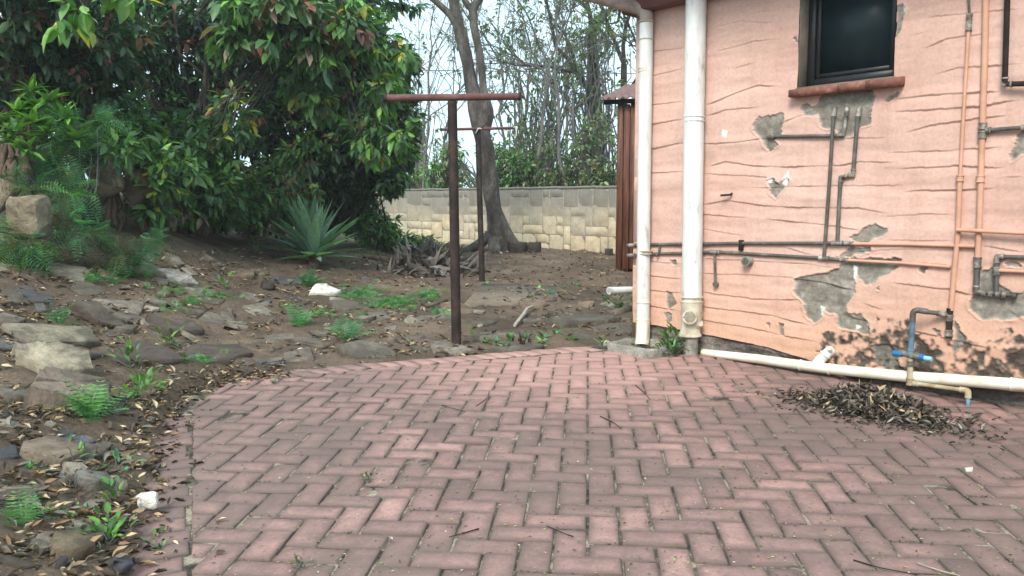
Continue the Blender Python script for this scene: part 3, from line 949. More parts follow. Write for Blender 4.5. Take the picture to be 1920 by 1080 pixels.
# sill of three long bricks
sa, _ = Wtz(1480, 170, .07); sb, _ = Wtz(1690, 148, .07)
cuts = [sa, Wtz(1572, 160, .07)[0], Wtz(1624, 155, .07)[0], sb]
for a, b in zip(cuts, cuts[1:]):
    mb = MB()
    zt = wb + .004
    V = []
    for o_, zz in ((.085, zt - .052), (.085, zt - .014), (.078, zt - .008), (-.05, zt + .010), (-.05, zt - .052)):
        V += [Wp(a + .002, zz, o_), Wp(b - .002, zz, o_)]
    fs = np.array([[0, 1, 3, 2], [2, 3, 5, 4], [4, 5, 7, 6], [6, 7, 9, 8], [8, 9, 1, 0]])
    mb.add(V, [fs]); mb.f.append(np.array([[0, 2, 4, 6, 8]])); mb.f.append(np.array([[9, 7, 5, 3, 1]]))
    mb.build('sill_brick', M['sill'], window)

# ------------------------------------------------------------------ pipes on the wall
def pipe_part(name, pts, r, mat, parent, bendr=0.0, n=12, cap=True):
    mb = MB()
    p = bend(pts, bendr) if bendr and len(pts) > 2 else pts
    mb.tube(p, r, n, cap)
    return smooth_angle(mb.build(name, mat, parent), 50)

def fit_along(a, b, r, mat, parent, name='coupling'):
    a = np.asarray(a); b = np.asarray(b)
    d = (b - a); L_ = np.linalg.norm(d); d = d / L_
    return pipe_part(name, [a, a + d * .006, a + d * .008, b - d * .008, b - d * .006, b], [r, r, r * .86, r * .86, r, r], mat, parent)

def joint_at(u, v, off, r, mat, parent, name='elbow', dirs=((0, 1),)):
    """a rounded fitting with collars along pixel directions"""
    mb = MB()
    c = W(u, v, off)
    for du, dv in dirs:
        p = W(u + du, v + dv, off); d = (p - c); d /= np.linalg.norm(d)
        mb.tube([c - d * r * .7, c, c + d * r * 1.9, c + d * r * 1.9, c + d * r * 2.5], [r * .75, r * .98, r * .98, r * 1.25, r * 1.25], 10)
    return smooth_angle(mb.build(name, mat, parent), 50)

def thing_pipe(name, u, v, off, label, cat='pipe', group=None):
    return empty(name, W(u, v, off), label, cat, group)

RS = 0.0105
# rainwater downpipe at the corner
t_ = thing_pipe('downpipe', 1207, 645, .075, 'white rainwater downpipe at the house corner, bending left under the eave', 'downpipe')
top = W(1212, 44, .075)
shaft = [W(1212, 44, .075), W(1207, 400, .075), W(1205.5, 612, .075)]
pipe_part('shaft', shaft, .047, M['pvc'], t_, n=20)
nb = [W(1212, 48, .075), W(1212, 20, .078), W(1190, 13, .11), W(1060, -22, .42), W(1030, -60, .46)]
pipe_part('swan_neck', bend(nb, .09, 5), .046, M['neck'], t_, n=18)
fit_along(W(1212, 40, .075), W(1211.6, 75, .075), .052, M['pvc_dirty'], t_)
fit_along(W(1206, 566, .075), W(1205.6, 600, .075), .0515, M['pvc_cream'], t_)
mb = MB()
sh = bend([W(1205.5, 598, .075), W(1205.5, 630, .075), W(1205.5, 630, .075) + np.array([-.018, -.065, -.055])], .05, 5)
mb.tube(sh, .0495, 18, False)
mb.tube([sh[-1], sh[-1] + (sh[-2] - sh[-1]) * .01, sh[0]], [.0495, .043, .043], 18, False)
smooth_angle(mb.build('shoe', M['pvc_cream'], t_), 50)
mb = MB(); mb.tube([sh[-2] * .6 + sh[-1] * .4, sh[-2] * .59 + sh[-1] * .41], .042, 16); mb.build('bore', M['hole'], t_)
for vv in (128, 470):
    fit_along(W(1210, vv, .075), W(1210, vv + 7, .075), .050, M['pvc_dirty'], t_, 'bracket')

# soil pipe
t_ = thing_pipe('soil_pipe', 1297, 640, .09, 'thick white soil pipe with a stained inspection branch at its foot', 'pipe')
pipe_part('shaft', [W(1306, -40, .095), W(1301, 225, .095), W(1297, 560, .095)], .066, M['pvc'], t_, n=24)
fit_along(W(1302, 218, .095), W(1301.8, 228, .095), .070, M['pvc'], t_)
fit_along(W(1297, 556, .095), W(1297, 566, .095), .078, M['pvc_dirty'], t_, 'collar')
pipe_part('socket', [W(1297, 566, .095), W(1297, 572, .095), W(1297, 592, .095), W(1296, 600, .095), W(1295, 612, .095), W(1294, 622, .095), W(1294, 627, .095), W(1294, 630, .095)], [.074, .070, .070, .064, .062, .066, .075, .075], M['pvc_dirty'], t_, n=24)
c_ = W(1296, 592, .095)
dirp = (CAM - c_); dirp[2] = 0.15; dirp[0] -= .55; dirp /= np.linalg.norm(dirp)
mb = MB(); mb.tube([c_, c_ + dirp * .066, c_ + dirp * .067, c_ + dirp * .095, c_ + dirp * .095, c_ + dirp * .070], [.040, .040, .048, .048, .037, .035], 20, False)
br = smooth_angle(mb.build('branch', M['pvc_dirty'], t_), 50)
mb = MB(); mb.tube([c_ + dirp * .074, c_ + dirp * .076], .037, 18); mb.build('bore', M['hole'], br)
dr2 = WD * .8 + np.array([0, 0, .55]); dr2 /= np.linalg.norm(dr2)
c2_ = W(1295, 612, .095)
pipe_part('branch', [c2_, c2_ + dr2 * .05, c2_ + dr2 * .065, c2_ + dr2 * .075], [.05, .042, .044, .04], M['pvc_dirty'], t_, n=18)
pipe_part('stub', [W(1294, 630, .095), W(1294, 668, .095)], .052, M['concrete'], t_, n=18)
for vv, uu in ((120, 1304), (420, 1299)):
    pass

# gully: rounded open concrete box
gc = pave(1213, 652)
t_ = empty('gully_box', gc, 'square concrete gully box under the white downpipe', 'gully')
A_ = np.array([math.cos(math.radians(38)), math.sin(math.radians(38)), 0]); A_ = WD * 1.0; B_ = WN * 1.0
gcen = C0 + WD * 0.27 + WN * 0.22
def ringpts(h, rr, z, n=6):
    pts = []
    for sx, sy, a0 in ((1, 1, 0), (-1, 1, 90), (-1, -1, 180), (1, -1, 270)):
        for k_ in range(n):
            a = math.radians(a0 + 90 * k_ / (n - 1))
            x = sx * (h - rr) + rr * math.cos(a); y = sy * (h - rr) + rr * math.sin(a)
            pts.append(gcen + A_ * x * 1.08 + B_ * y + np.array([0, 0, z]))
    return pts
gz = float(plane_z(gcen[1]))
rings = [ringpts(.19, .05, gz - .08), ringpts(.192, .05, gz + .042), ringpts(.186, .048, gz + .052), ringpts(.172, .04, gz + .052), ringpts(.165, .038, gz + .042), ringpts(.158, .035, gz - .09)]
nr_ = len(rings[0]); V = np.concatenate(rings); fs = []
for r_ in range(len(rings) - 1):
    for k_ in range(nr_):
        j_ = (k_ + 1) % nr_
        fs.append([r_ * nr_ + k_, r_ * nr_ + j_, (r_ + 1) * nr_ + j_, (r_ + 1) * nr_ + k_])
mb = MB(); mb.add(V, [np.array(fs)]); smooth_angle(mb.build('rim', M['concrete'], t_), 35)
mb = MB(); mb.add(ringpts(.16, .03, gz - .07), [np.arange(nr_)[None]]); mb.build('basin', M['hole'], t_)

# white waste pipe along the foot of the wall
t_ = thing_pipe('waste_pipe', 1560, 700, .09, 'long cream waste pipe running along the foot of the wall', 'pipe')
wp = [W(1318, 661, .05), W(1420, 673, .075), W(1540, 690, .085), W(1700, 706, .085), W(1920, 722, .085), W(2150, 743, .085)]
pipe_part('pipe', wp, [.024, .029, .030, .031, .031, .031], M['pvc_cream'], t_, n=20)
fit_along(W(1500, 684.5, .085), W(1556, 692, .085), .0345, M['pvc_cream'], t_)
fit_along(W(1895, 720, .085), W(1960, 725.5, .085), .0345, M['pvc_cream'], t_)
bp_ = bend([W(1525, 690, .085), W(1548, 664, .06), W(1566, 652, -.03)], .05, 4)
pipe_part('branch', bp_, .030, M['pvc'], t_, n=18)
fit_along(W(1537, 677, .072), W(1548, 664, .062), .0345, M['pvc'], t_)
e_ = W(1557, 657, .055); pipe_part('cleaning_eye', [e_, e_ + WN * .012 + np.array([0, 0, .012])], .013, M['pvc_dirty'], t_)

# two dark supply pipes
OFF = .035
t_ = thing_pipe('water_pipe', 1400, 456, OFF, 'upper of two dark horizontal water pipes, painted salmon at its right end', 'pipe')
pipe_part('pipe', [W(1176, 460, OFF), W(1235, 458, OFF), W(1400, 456, OFF), W(1597, 456, OFF)], RS, M['steel'], t_)
pipe_part('pipe', [W(1594, 457, OFF), W(1700, 458, OFF), W(1828, 462, OFF)], RS * .9, M['ppaint'], t_)
fit_along(W(1180, 460, OFF), W(1192, 459.7, OFF), RS * 1.4, M['fitting'], t_)
fit_along(W(1560, 456, OFF), W(1580, 456, OFF), RS * 1.5, M['fitting'], t_, 'tee')
fit_along(W(1584, 456.5, OFF), W(1600, 457, OFF), RS * 1.5, M['fitting'], t_)
mb = MB(); wbox(mb, *(Wtz(1404, 0)[0], Wtz(1411, 0)[0]), Wtz(1407, 470)[1], Wtz(1407, 450)[1], 0.0, OFF + .014, .003); mb.build('bracket', M['rust'], t_)

t_ = thing_pipe('water_pipe', 1400, 478, OFF, 'lower of two dark horizontal water pipes, sloping down to the right', 'pipe')
pipe_part('pipe', [W(1176, 479, OFF), W(1232, 476, OFF), W(1340, 472, OFF), W(1543, 484, OFF), W(1586, 487.5, OFF)], RS * .95, M['steel'], t_)
pipe_part('pipe', [W(1584, 487.5, OFF), W(1690, 493, OFF), W(1782, 500.5, OFF)], RS * .8, M['ppaint'], t_)
fit_along(W(1178, 479, OFF), W(1190, 478.4, OFF), RS * 1.4, M['fitting'], t_)
fit_along(W(1332, 472, OFF), W(1350, 473, OFF), RS * 1.5, M['fitting'], t_, 'tee')
fit_along(W(1536, 483.5, OFF), W(1554, 485, OFF), RS * 1.5, M['fitting'], t_, 'tee')
fit_along(W(1576, 486.8, OFF), W(1590, 487.8, OFF), RS * 1.4, M['fitting'], t_)
pipe_part('dropper', [W(1340, 474, OFF), W(1341, 528, OFF)], RS * .85, M['steel'], t_)
e_ = W(1342, 533, OFF); pipe_part('end_cap', [e_ - WN * .04, e_ - WN * .01, e_ + WN * .012], [.012, .0175, .0175], M['steel'], t_)
pipe_part('dropper', bend([W(1237, 461, OFF), W(1236, 472, OFF), W(1230, 480, OFF + .03)], .01), RS * .8, M['steel'], t_)

# the pair of uprights under the window
t_ = thing_pipe('riser_pipe', 1555, 480, OFF, 'dark upright pipe from the cement patch down to the lower water pipe', 'pipe')
pipe_part('pipe', [W(1563, 212, OFF + .012), W(1556, 330, OFF + .012), W(1545, 482, OFF + .004)], RS, M['steel'], t_)
pipe_part('wall_elbow', bend([W(1563, 218, OFF + .012), W(1565, 203, OFF + .012), W(1566, 200, -.03)], .02), RS * 1.35, M['fitting'], t_)
t_ = thing_pipe('riser_pipe', 1570, 450, OFF, 'dark upright pipe with a sideways step, down to the upper water pipe', 'pipe')
pipe_part('pipe', [W(1609, 212, OFF), W(1604, 270, OFF), W(1600, 322, OFF)], RS * 1.1, M['steel'], t_)
pipe_part('wall_elbow', bend([W(1609, 218, OFF), W(1611, 204, OFF), W(1612, 200, -.03)], .02), RS * 1.35, M['fitting'], t_)
pipe_part('pipe', [W(1602, 328, OFF), W(1576, 332, OFF)], RS * 1.0, M['brass'], t_)
joint_at(1600, 327, OFF, RS * 1.15, M['fitting'], t_, 'elbow', ((0, -10), (-10, 1.5)))
joint_at(1576, 332, OFF, RS * 1.15, M['fitting'], t_, 'elbow', ((0, 10), (10, -1.5)))
pipe_part('pipe', [W(1576, 336, OFF), W(1573, 390, OFF), W(1570, 455, OFF)], RS * 1.1, M['steel'], t_)
t_ = thing_pipe('overflow_pipe', 1500, 256, OFF, 'short dark horizontal pipe between two cement patches under the window', 'pipe')
pipe_part('pipe', [W(1447, 256, OFF), W(1582, 254, OFF)], RS * .95, M['steel'], t_)
pipe_part('wall_elbow', bend([W(1452, 256, OFF), W(1442, 256, OFF), W(1440, 256, -.03)], .02), RS * 1.35, M['fitting'], t_)
pipe_part('pipe', [W(1582, 252, OFF), W(1585, 230, OFF), W(1587, 212, OFF)], RS * .9, M['fitting'], t_)
joint_at(1581, 253, OFF, RS * 1.15, M['fitting'], t_, 'elbow', ((-10, 0), (1, -10)))
pipe_part('wall_elbow', bend([W(1587, 218, OFF), W(1588, 203, OFF), W(1589, 200, -.03)], .02), RS * 1.2, M['fitting'], t_)

# salmon painted uprights on the right
t_ = thing_pipe('painted_pipe', 1800, 500, OFF, 'thin salmon painted upright pipe feeding the garden tap', 'pipe')
pipe_part('pipe', [W(1816, 55, OFF), W(1808, 190, OFF), W(1800, 338, OFF)], RS * .85, M['ppaint'], t_)
pipe_part('pipe', [W(1800, 330, OFF), W(1796, 440, OFF), W(1789, 510, OFF), W(1783, 582, OFF)], RS * 1.25, M['ppaint'], t_)
pipe_part('pipe', [W(1818, 30, OFF), W(1815, -30, OFF)], RS * .55, M['steel'], t_)
fit_along(W(1818, 26, OFF), W(1816, 58, OFF), RS * 1.55, M['fitting'], t_)
fit_along(W(1800.5, 328, OFF), W(1799.5, 340, OFF), RS * 1.8, M['ppaint'], t_)
pipe_part('pipe', [W(1794, 431, OFF + .022), W(1900, 436, OFF + .022), W(2100, 444, OFF + .022)], RS * 1.0, M['ppaint'], t_)
pipe_part('tee', [W(1781, 578, OFF), W(1779, 634, OFF)], RS * 1.5, M['rust'], t_)
fit_along(W(1780.5, 590, OFF), W(1780, 602, OFF), RS * 1.9, M['fitting'], t_)
fit_along(W(1779.4, 618, OFF), W(1779, 630, OFF), RS * 1.9, M['fitting'], t_)
t_ = thing_pipe('painted_pipe', 1838, 440, OFF, 'thick salmon painted upright pipe with dark valves at its foot', 'pipe')
pipe_part('pipe', [W(1849, -30, OFF), W(1846, 120, OFF), W(1842, 240, OFF)], RS * 1.45, M['ppaint'], t_)
pipe_part('pipe', [W(1842, 245, OFF), W(1837, 400, OFF), W(1833, 486, OFF)], RS * 1.35, M['ppaint'], t_)
fit_along(W(1843, 230, OFF), W(1842, 243, OFF), RS * 2.0, M['fitting'], t_, 'tee')
fit_along(W(1842, 246, OFF), W(1841.6, 260, OFF), RS * 2.0, M['fitting'], t_, 'tee')
fit_along(W(1838.5, 329, OFF), W(1837.7, 342, OFF), RS * 2.0, M['ppaint'], t_)
pipe_part('pipe', [W(1842, 245, OFF), W(1920, 239, OFF), W(2060, 232, OFF)], RS * 1.0, M['steel'], t_)
fit_along(W(1848, 244.5, OFF), W(1858, 243.6, OFF), RS * 1.5, M['fitting'], t_)
fit_along(W(1915, 239.5, OFF), W(1930, 238.5, OFF), RS * 1.5, M['fitting'], t_)
fit_along(W(1833, 482, OFF), W(1832.5, 502, OFF), RS * 2.0, M['fitting'], t_, 'valve')
pipe_part('pipe', [W(1832.5, 500, OFF), W(1830, 546, OFF)], RS * 1.4, M['steel'], t_)
joint_at(1830, 547, OFF, RS * 1.25, M['fitting'], t_, 'elbow', ((0, -10), (10, 1)))
pipe_part('pipe', [W(1832, 547, OFF), W(1898, 554, OFF)], RS * 1.0, M['steel'], t_)
for uu in (1842, 1855, 1868, 1880):
    fit_along(W(uu, 548 + (uu - 1832) * .106, OFF), W(uu + 7, 548.8 + (uu - 1832) * .106, OFF), RS * 1.6, M['fitting'], t_)
e_ = W(1898, 554, OFF); pipe_part('end_cap', [e_, W(1906, 555, OFF)], RS * 1.5, M['steel'], t_)
pipe_part('pipe', [W(1868, 550, OFF), W(1868.5, 505, OFF), W(1869, 482, OFF)], RS * 1.1, M['steel'], t_)
fit_along(W(1868.3, 500, OFF), W(1868.6, 516, OFF), RS * 1.7, M['fitting'], t_, 'tee')
joint_at(1869, 481, OFF, RS * 1.25, M['fitting'], t_, 'elbow', ((0, 10), (10, .4)))
pipe_part('pipe', [W(1869, 481, OFF), W(1960, 484, OFF), W(2060, 488, OFF)], RS * 1.0, M['steel'], t_)
pipe_part('pipe', [W(1872, 507, OFF), W(1960, 511, OFF), W(2060, 515, OFF)], RS * .9, M['ppaint'], t_)
t_ = thing_pipe('waste_pipe', 1884, 100, OFF + .02, 'black pipe in the top right corner turning right', 'pipe')
pipe_part('pipe', bend([W(1890, -40, OFF + .02), W(1884, 158, OFF + .02), W(2060, 152, OFF + .02)], .015), RS * 1.25, M['gap'], t_)
joint_at(1884, 158, OFF + .02, RS * 1.25, M['fitting'], t_, 'elbow', ((.5, -10), (10, -.3)))

# tap assembly
t_ = thing_pipe('garden_tap', 1708, 668, .12, 'faded blue standpipe tap in front of the waste pipe', 'tap')
TO = .13
pipe_part('pipe', [W(1780, 592, OFF), W(1764, 588, .06), W(1722, 583, TO)], RS * 1.15, M['steel'], t_)
fit_along(W(1770, 590, .05), W(1758, 587, .07), RS * 1.6, M['fitting'], t_)
pipe_part('elbow', bend([W(1740, 584.5, .10), W(1712, 580, TO), W(1711, 604, TO)], .03), RS * 1.5, M['steel'], t_)
pipe_part('standpipe', [W(1711, 598, TO), W(1709, 640, TO), W(1707, 664, TO)], RS * 1.35, M['bluefade'], t_)
fit_along(W(1708, 655, TO), W(1707, 664, TO), RS * 1.7, M['bluefade'], t_)
pipe_part('valve_body', [W(1690, 663.5, TO), W(1700, 665, TO), W(1705, 666, TO), W(1712, 667, TO), W(1728, 670, TO)], [RS * 1.1, RS * 1.3, RS * 1.9, RS * 1.9, RS * 1.5], M['fitting'], t_)
pipe_part('handle', [W(1674, 662, TO), W(1676, 662.3, TO), W(1692, 664.5, TO)], [RS * 1.35, RS * 1.6, RS * 1.5], M['blue'], t_)
pipe_part('handle', [W(1724, 669.5, TO), W(1733, 671, TO)], RS * 1.75, M['blue'], t_)
pipe_part('nozzle', [W(1732, 671, TO), W(1747, 673.5, TO)], RS * 1.2, M['cyan'], t_)
pipe_part('outlet', [W(1707, 666, TO), W(1706.5, 690, TO), W(1706, 715, TO)], RS * 1.35, M['brass'], t_)
fit_along(W(1706.8, 676, TO), W(1706.6, 686, TO), RS * 1.9, M['fitting'], t_)
fit_along(W(1706, 708, TO), W(1706, 722, TO), RS * 1.8, M['brass'], t_, 'elbow')
pipe_part('outlet', [W(1706, 718, TO), W(1812, 732, TO + .02)], RS * 1.05, M['brass'], t_)
fit_along(W(1712, 719, TO), W(1722, 720.5, TO), RS * 1.5, M['brass'], t_)
fit_along(W(1800, 730.3, TO + .02), W(1812, 732, TO + .02), RS * 1.5, M['brass'], t_)
pipe_part('elbow', bend([W(1805, 731, TO + .02), W(1815, 732.5, TO + .02), W(1815, 746, TO + .02)], .02), RS * 1.5, M['brass'], t_)
pipe_part('outlet', [W(1815, 744, TO + .02), W(1815, 772, TO + .02)], RS * 1.0, M['bluefade'], t_)

# stubs
t_ = thing_pipe('pipe_stub', 1405, 492, .02, 'short grey pipe end poking out of the wall below the water pipes', 'pipe')
c_ = W(1409, 489, 0.0)
mb = MB(); mb.tube([c_, c_ + WN * .075, c_ + WN * .075, c_ + WN * .045], [.030, .030, .024, .024], 18, False); smooth_angle(mb.build('pipe', M['concrete'], t_), 50)
mb = MB(); mb.tube([c_ + WN * .05, c_ + WN * .052], .025, 16); mb.build('bore', M['hole'], t_)
t_ = thing_pipe('iron_peg', 1362, 364, .02, 'small rusty iron peg bent out of the plaster', 'peg')
mb = MB(); mb.tube(bend([W(1374, 361, .0), W(1370, 365, .05), W(1351, 366.5, .07)], .01), .007, 8)
mb.build('peg', M['rust'], t_)
t_ = empty('overflow_pipe', at(1165, 545, 5.85), 'white pipe end sticking out sideways past the house corner', 'pipe')
a_, b_ = at(1142, 545, 5.72), at(1215, 543, 5.95)
d_ = b_ - a_
mb = MB(); mb.tube([a_ + d_ * .5, a_ + d_ * .04, a_, a_, a_ + d_ * .4], [.026, .026, .028, .021, .021], 18, False); mb.tube([a_ + d_ * .5, b_], .026, 18, False); smooth_angle(mb.build('pipe', M['pvc'], t_), 50)
mb = MB(); mb.tube([a_ + d_ * .3, a_ + d_ * .31], .0215, 16); mb.build('bore', M['hole'], t_)

# ------------------------------------------------------------------ foliage machinery
def unit(a): return a / (np.linalg.norm(a, axis=-1, keepdims=True) + 1e-9)

def tpl_leaf(w=0.42, fold=0.10, curl=0.18):
    """pointed oval leaf along +x, unit length"""
    V = [(0, 0, 0), (.30, w * .46, fold * .8), (.66, w * .40, fold * .6 - curl * .35), (1, 0, -curl), (.66, -w * .40, fold * .6 - curl * .35), (.30, -w * .46, fold * .8), (.32, 0, 0), (.66, 0, -curl * .4)]
    Fq = [(0, 6, 1), (0, 5, 6), (7, 3, 2), (7, 4, 3)]
    Fr = [(1, 6, 7, 2), (6, 5, 4, 7)]
    return np.array(V, float), np.array(Fq), np.array(Fr)

def tpl_small(w=0.5):
    V = [(0, 0, 0), (.5, w * .5, .08), (1, 0, -.1), (.5, -w * .5, .08)]
    return np.array(V, float), np.array([(0, 2, 1), (0, 3, 2)]), np.zeros((0, 4), int)

def tpl_curl(w=0.45):
    V = [(0, 0, .0), (.25, w * .36, .20), (.6, w * .36, .30), (1, .08, .16), (.6, -w * .30, .18), (.25, -w * .34, .24), (.3, 0, .0), (.62, .03, .04)]
    return np.array(V, float), np.array([(0, 6, 1), (0, 5, 6), (7, 3, 2), (7, 4, 3)]), np.array([(1, 6, 7, 2), (6, 5, 4, 7)])

def tpl_frond(n=9, w=0.40, arch=0.30):
    """feathery pinnate leaf: rachis plus leaflet pairs"""
    V = []; T = []
    for i in range(n):
        x = .12 + .86 * i / (n - 1)
        z = .12 * math.sin(x * 2.2) - arch * x * x
        l = w * (math.sin(math.pi * (0.12 + .80 * i / (n - 1))) ** .7)
        for sgn in (-1, 1):
            b = len(V)
            V += [(x, 0, z), (x + .035, sgn * l * .5 - sgn * .0, z + .015), (x + .06, sgn * l, z - .03), (x + .0, sgn * l * .55, z)]
            T += [(b, b + 1, b + 3), (b + 1, b + 2, b + 3)] if sgn < 0 else [(b, b + 3, b + 1), (b + 1, b + 3, b + 2)]
    b = len(V)
    zz = lambda x: .12 * math.sin(x * 2.2) - arch * x * x
    V += [(0, .008, 0), (0, -.008, 0), (.5, .006, zz(.5)), (.5, -.006, zz(.5)), (1, 0, zz(1))]
    T += [(b, b + 1, b + 3), (b, b + 3, b + 2), (b + 2, b + 3, b + 4)]
    return np.array(V, float), np.array(T), np.zeros((0, 4), int)

def tpl_strap(n=5, w=0.09, curl=0.3, fold=.25):
    V = []
    for i in range(n):
        x = i / (n - 1); ww = w * (1 - x ** 2.2) * (.7 + .9 * x * (1 - x) * 2); z = -curl * x ** 2
        V += [(x, ww, z + fold * ww), (x, 0, z), (x, -ww, z + fold * ww)]
    Qd = []
    for i in range(n - 1):
        for k in range(2):
            Qd.append((i * 3 + k, i * 3 + k + 1, i * 3 + 4 + k, i * 3 + 3 + k))
    return np.array(V, float), np.zeros((0, 3), int), np.array(Qd)

def scatter_mesh(name, tpl, P, D, U, L, Wd, Cc):
    """place template at P with axis D, up-hint U, length L, width factor Wd, colour Cc"""
    V, T, Qd = tpl
    P = np.asarray(P, float); n = len(P)
    D = unit(np.asarray(D, float)); U = np.asarray(U, float)
    S_ = unit(np.cross(U, D)); N_ = np.cross(D, S_)
    L = np.ones(n) * L; Wd = np.ones(n) * Wd
    X = V[None, :, 0, None] * D[:, None] * L[:, None, None] + V[None, :, 1, None] * S_[:, None] * (L * Wd)[:, None, None] + V[None, :, 2, None] * N_[:, None] * L[:, None, None] + P[:, None]
    m = len(V); off = (np.arange(n) * m)[:, None, None]
    fs = []
    if len(T): fs.append((T[None] + off).reshape(-1, 3))
    if len(Qd): fs.append((Qd[None] + off).reshape(-1, 4))
    C_ = np.repeat(np.asarray(Cc, float), m, 0)
    return X.reshape(-1, 3), fs, C_

def leaf_object(name, mat, parent, batches, kind=None, smooth=True):
    Vs, Fs, Cs, n = [], {}, [], 0
    for X, fs, C_ in batches:
        Vs.append(X); Cs.append(C_)
        for f in fs: Fs.setdefault(f.shape[1], []).append(f + n)
        n += len(X)
    V = np.concatenate(Vs)
    o3 = np.array(parent.location) if parent is not None else np.array([V[:, 0].mean(), V[:, 1].mean(), V[:, 2].min()])
    me = np_mesh(name, V - o3, [np.concatenate(v) for v in Fs.values()], np.concatenate(Cs), smooth)
    o = link(name, me, mat, parent, None if parent is not None else o3)
    if kind: o['kind'] = kind
    return o

def colours(n, pal, jit=0.22, weights=None):
    pal = np.array(pal, float)
    if weights is not None: weights = np.array(weights[:len(pal)] + [0] * (len(pal) - len(weights)), float); weights = weights / weights.sum()
    k = RNG.choice(len(pal), n, p=weights)
    return np.clip(pal[k] * (1 + RNG.normal(0, jit, (n, 1))), .005, 1)

def rand_dirs(n):
    v = RNG.normal(size=(n, 3)); return unit(v)

def blob_tips(c, r, n, shell=0.45):
    d = rand_dirs(n)
    rad = (shell + (1 - shell) * RNG.random(n)) ** .6
    lump = 0.78 + 0.5 * vnoise(d[:, 0] * 3 + c[0] * 5 + 50, d[:, 2] * 3 + d[:, 1] * 2 + 50)
    return np.asarray(c) + d * np.asarray(r) * (rad * lump)[:, None], d

def whorls(tips, dirs, per, length, wid, tpl, pal, weights=None, droop=0.55, jit=.22, spread=1.0, sizejit=.48):
    n = len(tips)
    P = np.repeat(tips, per, 0)
    Dm = np.repeat(dirs, per, 0)
    D = unit(Dm * .75 + rand_dirs(n * per) * spread + np.array([0, 0, -droop]))
    P = P + D * RNG.random((n * per, 1)) * length * .35 - Dm * RNG.random((n * per, 1)) * length * .8
    U = np.array([0, 0, 1.0]) + RNG.normal(0, .45, (n * per, 3))
    C_ = np.repeat(colours(n, pal, jit * .7, weights), per, 0) * (1 + RNG.normal(0, jit * .7, (n * per, 1)))
    return scatter_mesh('', tpl, P, D, U, length * (1 + RNG.uniform(-sizejit, sizejit, n * per)), wid, np.clip(C_, .004, 1))

def stems(mb, base, tips, r0, n=6, wig=.12, every=1):
    base = np.asarray(base, float)
    for q in tips[::every]:
        k = 6
        t = np.linspace(0, 1, k)[:, None]
        mid = base * (1 - t) + q * t
        mid[:, 2] += .25 * np.sin(t[:, 0] * math.pi) * np.linalg.norm(q - base) * .3
        mid[1:-1] += RNG.normal(0, wig * np.linalg.norm(q - base) * .25, (k - 2, 3))
        mb.tube(mid, np.linspace(r0, r0 * .22, k), n, False)

DARK = [(0.026, 0.060, 0.030), (0.038, 0.082, 0.036), (0.052, 0.105, 0.042), (0.036, 0.062, 0.044)]
MID = [(0.055, 0.125, 0.048), (0.080, 0.165, 0.055), (0.10, 0.19, 0.06), (0.05, 0.10, 0.055)]
BRIGHT = [(0.09, 0.22, 0.05), (0.12, 0.27, 0.055), (0.16, 0.32, 0.06), (0.06, 0.15, 0.045)]
TEAL = [(0.06, 0.18, 0.085), (0.08, 0.22, 0.09), (0.12, 0.28, 0.09), (0.05, 0.14, 0.07), (0.15, 0.13, 0.06)]
YEL = [(0.45, 0.40, 0.05), (0.32, 0.36, 0.06)]
RED = [(0.22, 0.085, 0.06), (0.16, 0.07, 0.05), (0.25, 0.12, 0.07)]
LEAF = tpl_leaf(); LEAFN = tpl_leaf(.34, .08, .3); SMALL = tpl_small(); CURL = tpl_curl(); FROND = tpl_frond(); STRAP = tpl_strap(); STRAPW = tpl_strap(5, .14, .45, .3)

def shrub(name, label, cat, base, blobs, leaf_len, pal, weights=None, tpl=LEAF, per=6, wid=1.0, droop=.5, extra=None, stem_r=.03, group=None, bark='darkbark', spread=1.0, shell=.35):
    """blobs: (u, v, Y, ru_px, rv_px, depth_m, number of tips)"""
    t = empty(name, base, label, cat, group)
    batches = []; alltips = []
    for u, v, Yd, ru, rv, dm, n in blobs:
        c = at(u, v, Yd); k = Yd / F
        tips, d = blob_tips(c, (ru * k, dm, rv * k), n, shell)
        ok = tips[:, 2] > terrain(tips[:, 0], tips[:, 1]) + .04
        tips, d = tips[ok], d[ok]
        if not len(tips): continue
        alltips.append(tips)
        batches.append(whorls(tips, d, per, leaf_len, wid, tpl, pal, weights, droop, spread=spread))
    if extra: batches += extra
    leaf_object('crown', M['leaf'], t, batches)
    tips = np.concatenate(alltips)
    mb = MB()
    sel = tips[RNG.choice(len(tips), min(80, len(tips)), replace=False)]
    stems(mb, np.asarray(base), sel, stem_r)
    smooth_angle(mb.build('trunk', M[bark], t), 60)
    return t

g = ground
# -------- the overgrown bank at the left, back to front
b_ = g(610, 452)
shrub('broadleaf_tree', 'tall dark broadleaf tree filling the top of the bank behind the agave', 'tree', b_, [
    (470, 60, 10.9, 130, 110, 1.0, 420), (590, 90, 11.1, 120, 110, 1.0, 420), (650, 200, 11.3, 90, 130, .9, 380), (560, 230, 11.5, 120, 110, .9, 380), (690, 120, 11.1, 70, 90, .7, 230), (600, -20, 10.9, 160, 70, 1.0, 300), (640, 310, 11.5, 80, 50, .7, 220), (735, 150, 11.0, 45, 70, .5, 110), (725, 280, 11.2, 50, 60, .5, 110), (760, 225, 11.1, 30, 50, .4, 60), (750, 120, 11.0, 30, 40, .4, 50), (735, 330, 11.2, 30, 35, .4, 40), (765, 290, 11.1, 15, 25, .3, 14)],
    .125, DARK + MID + BRIGHT[:2] + YEL + RED, [.11, .13, .14, .12, .12, .11, .10, .07, .04, .04, .015, .015, .02, .015, .015], stem_r=.06, per=9)
b_ = g(400, 438)
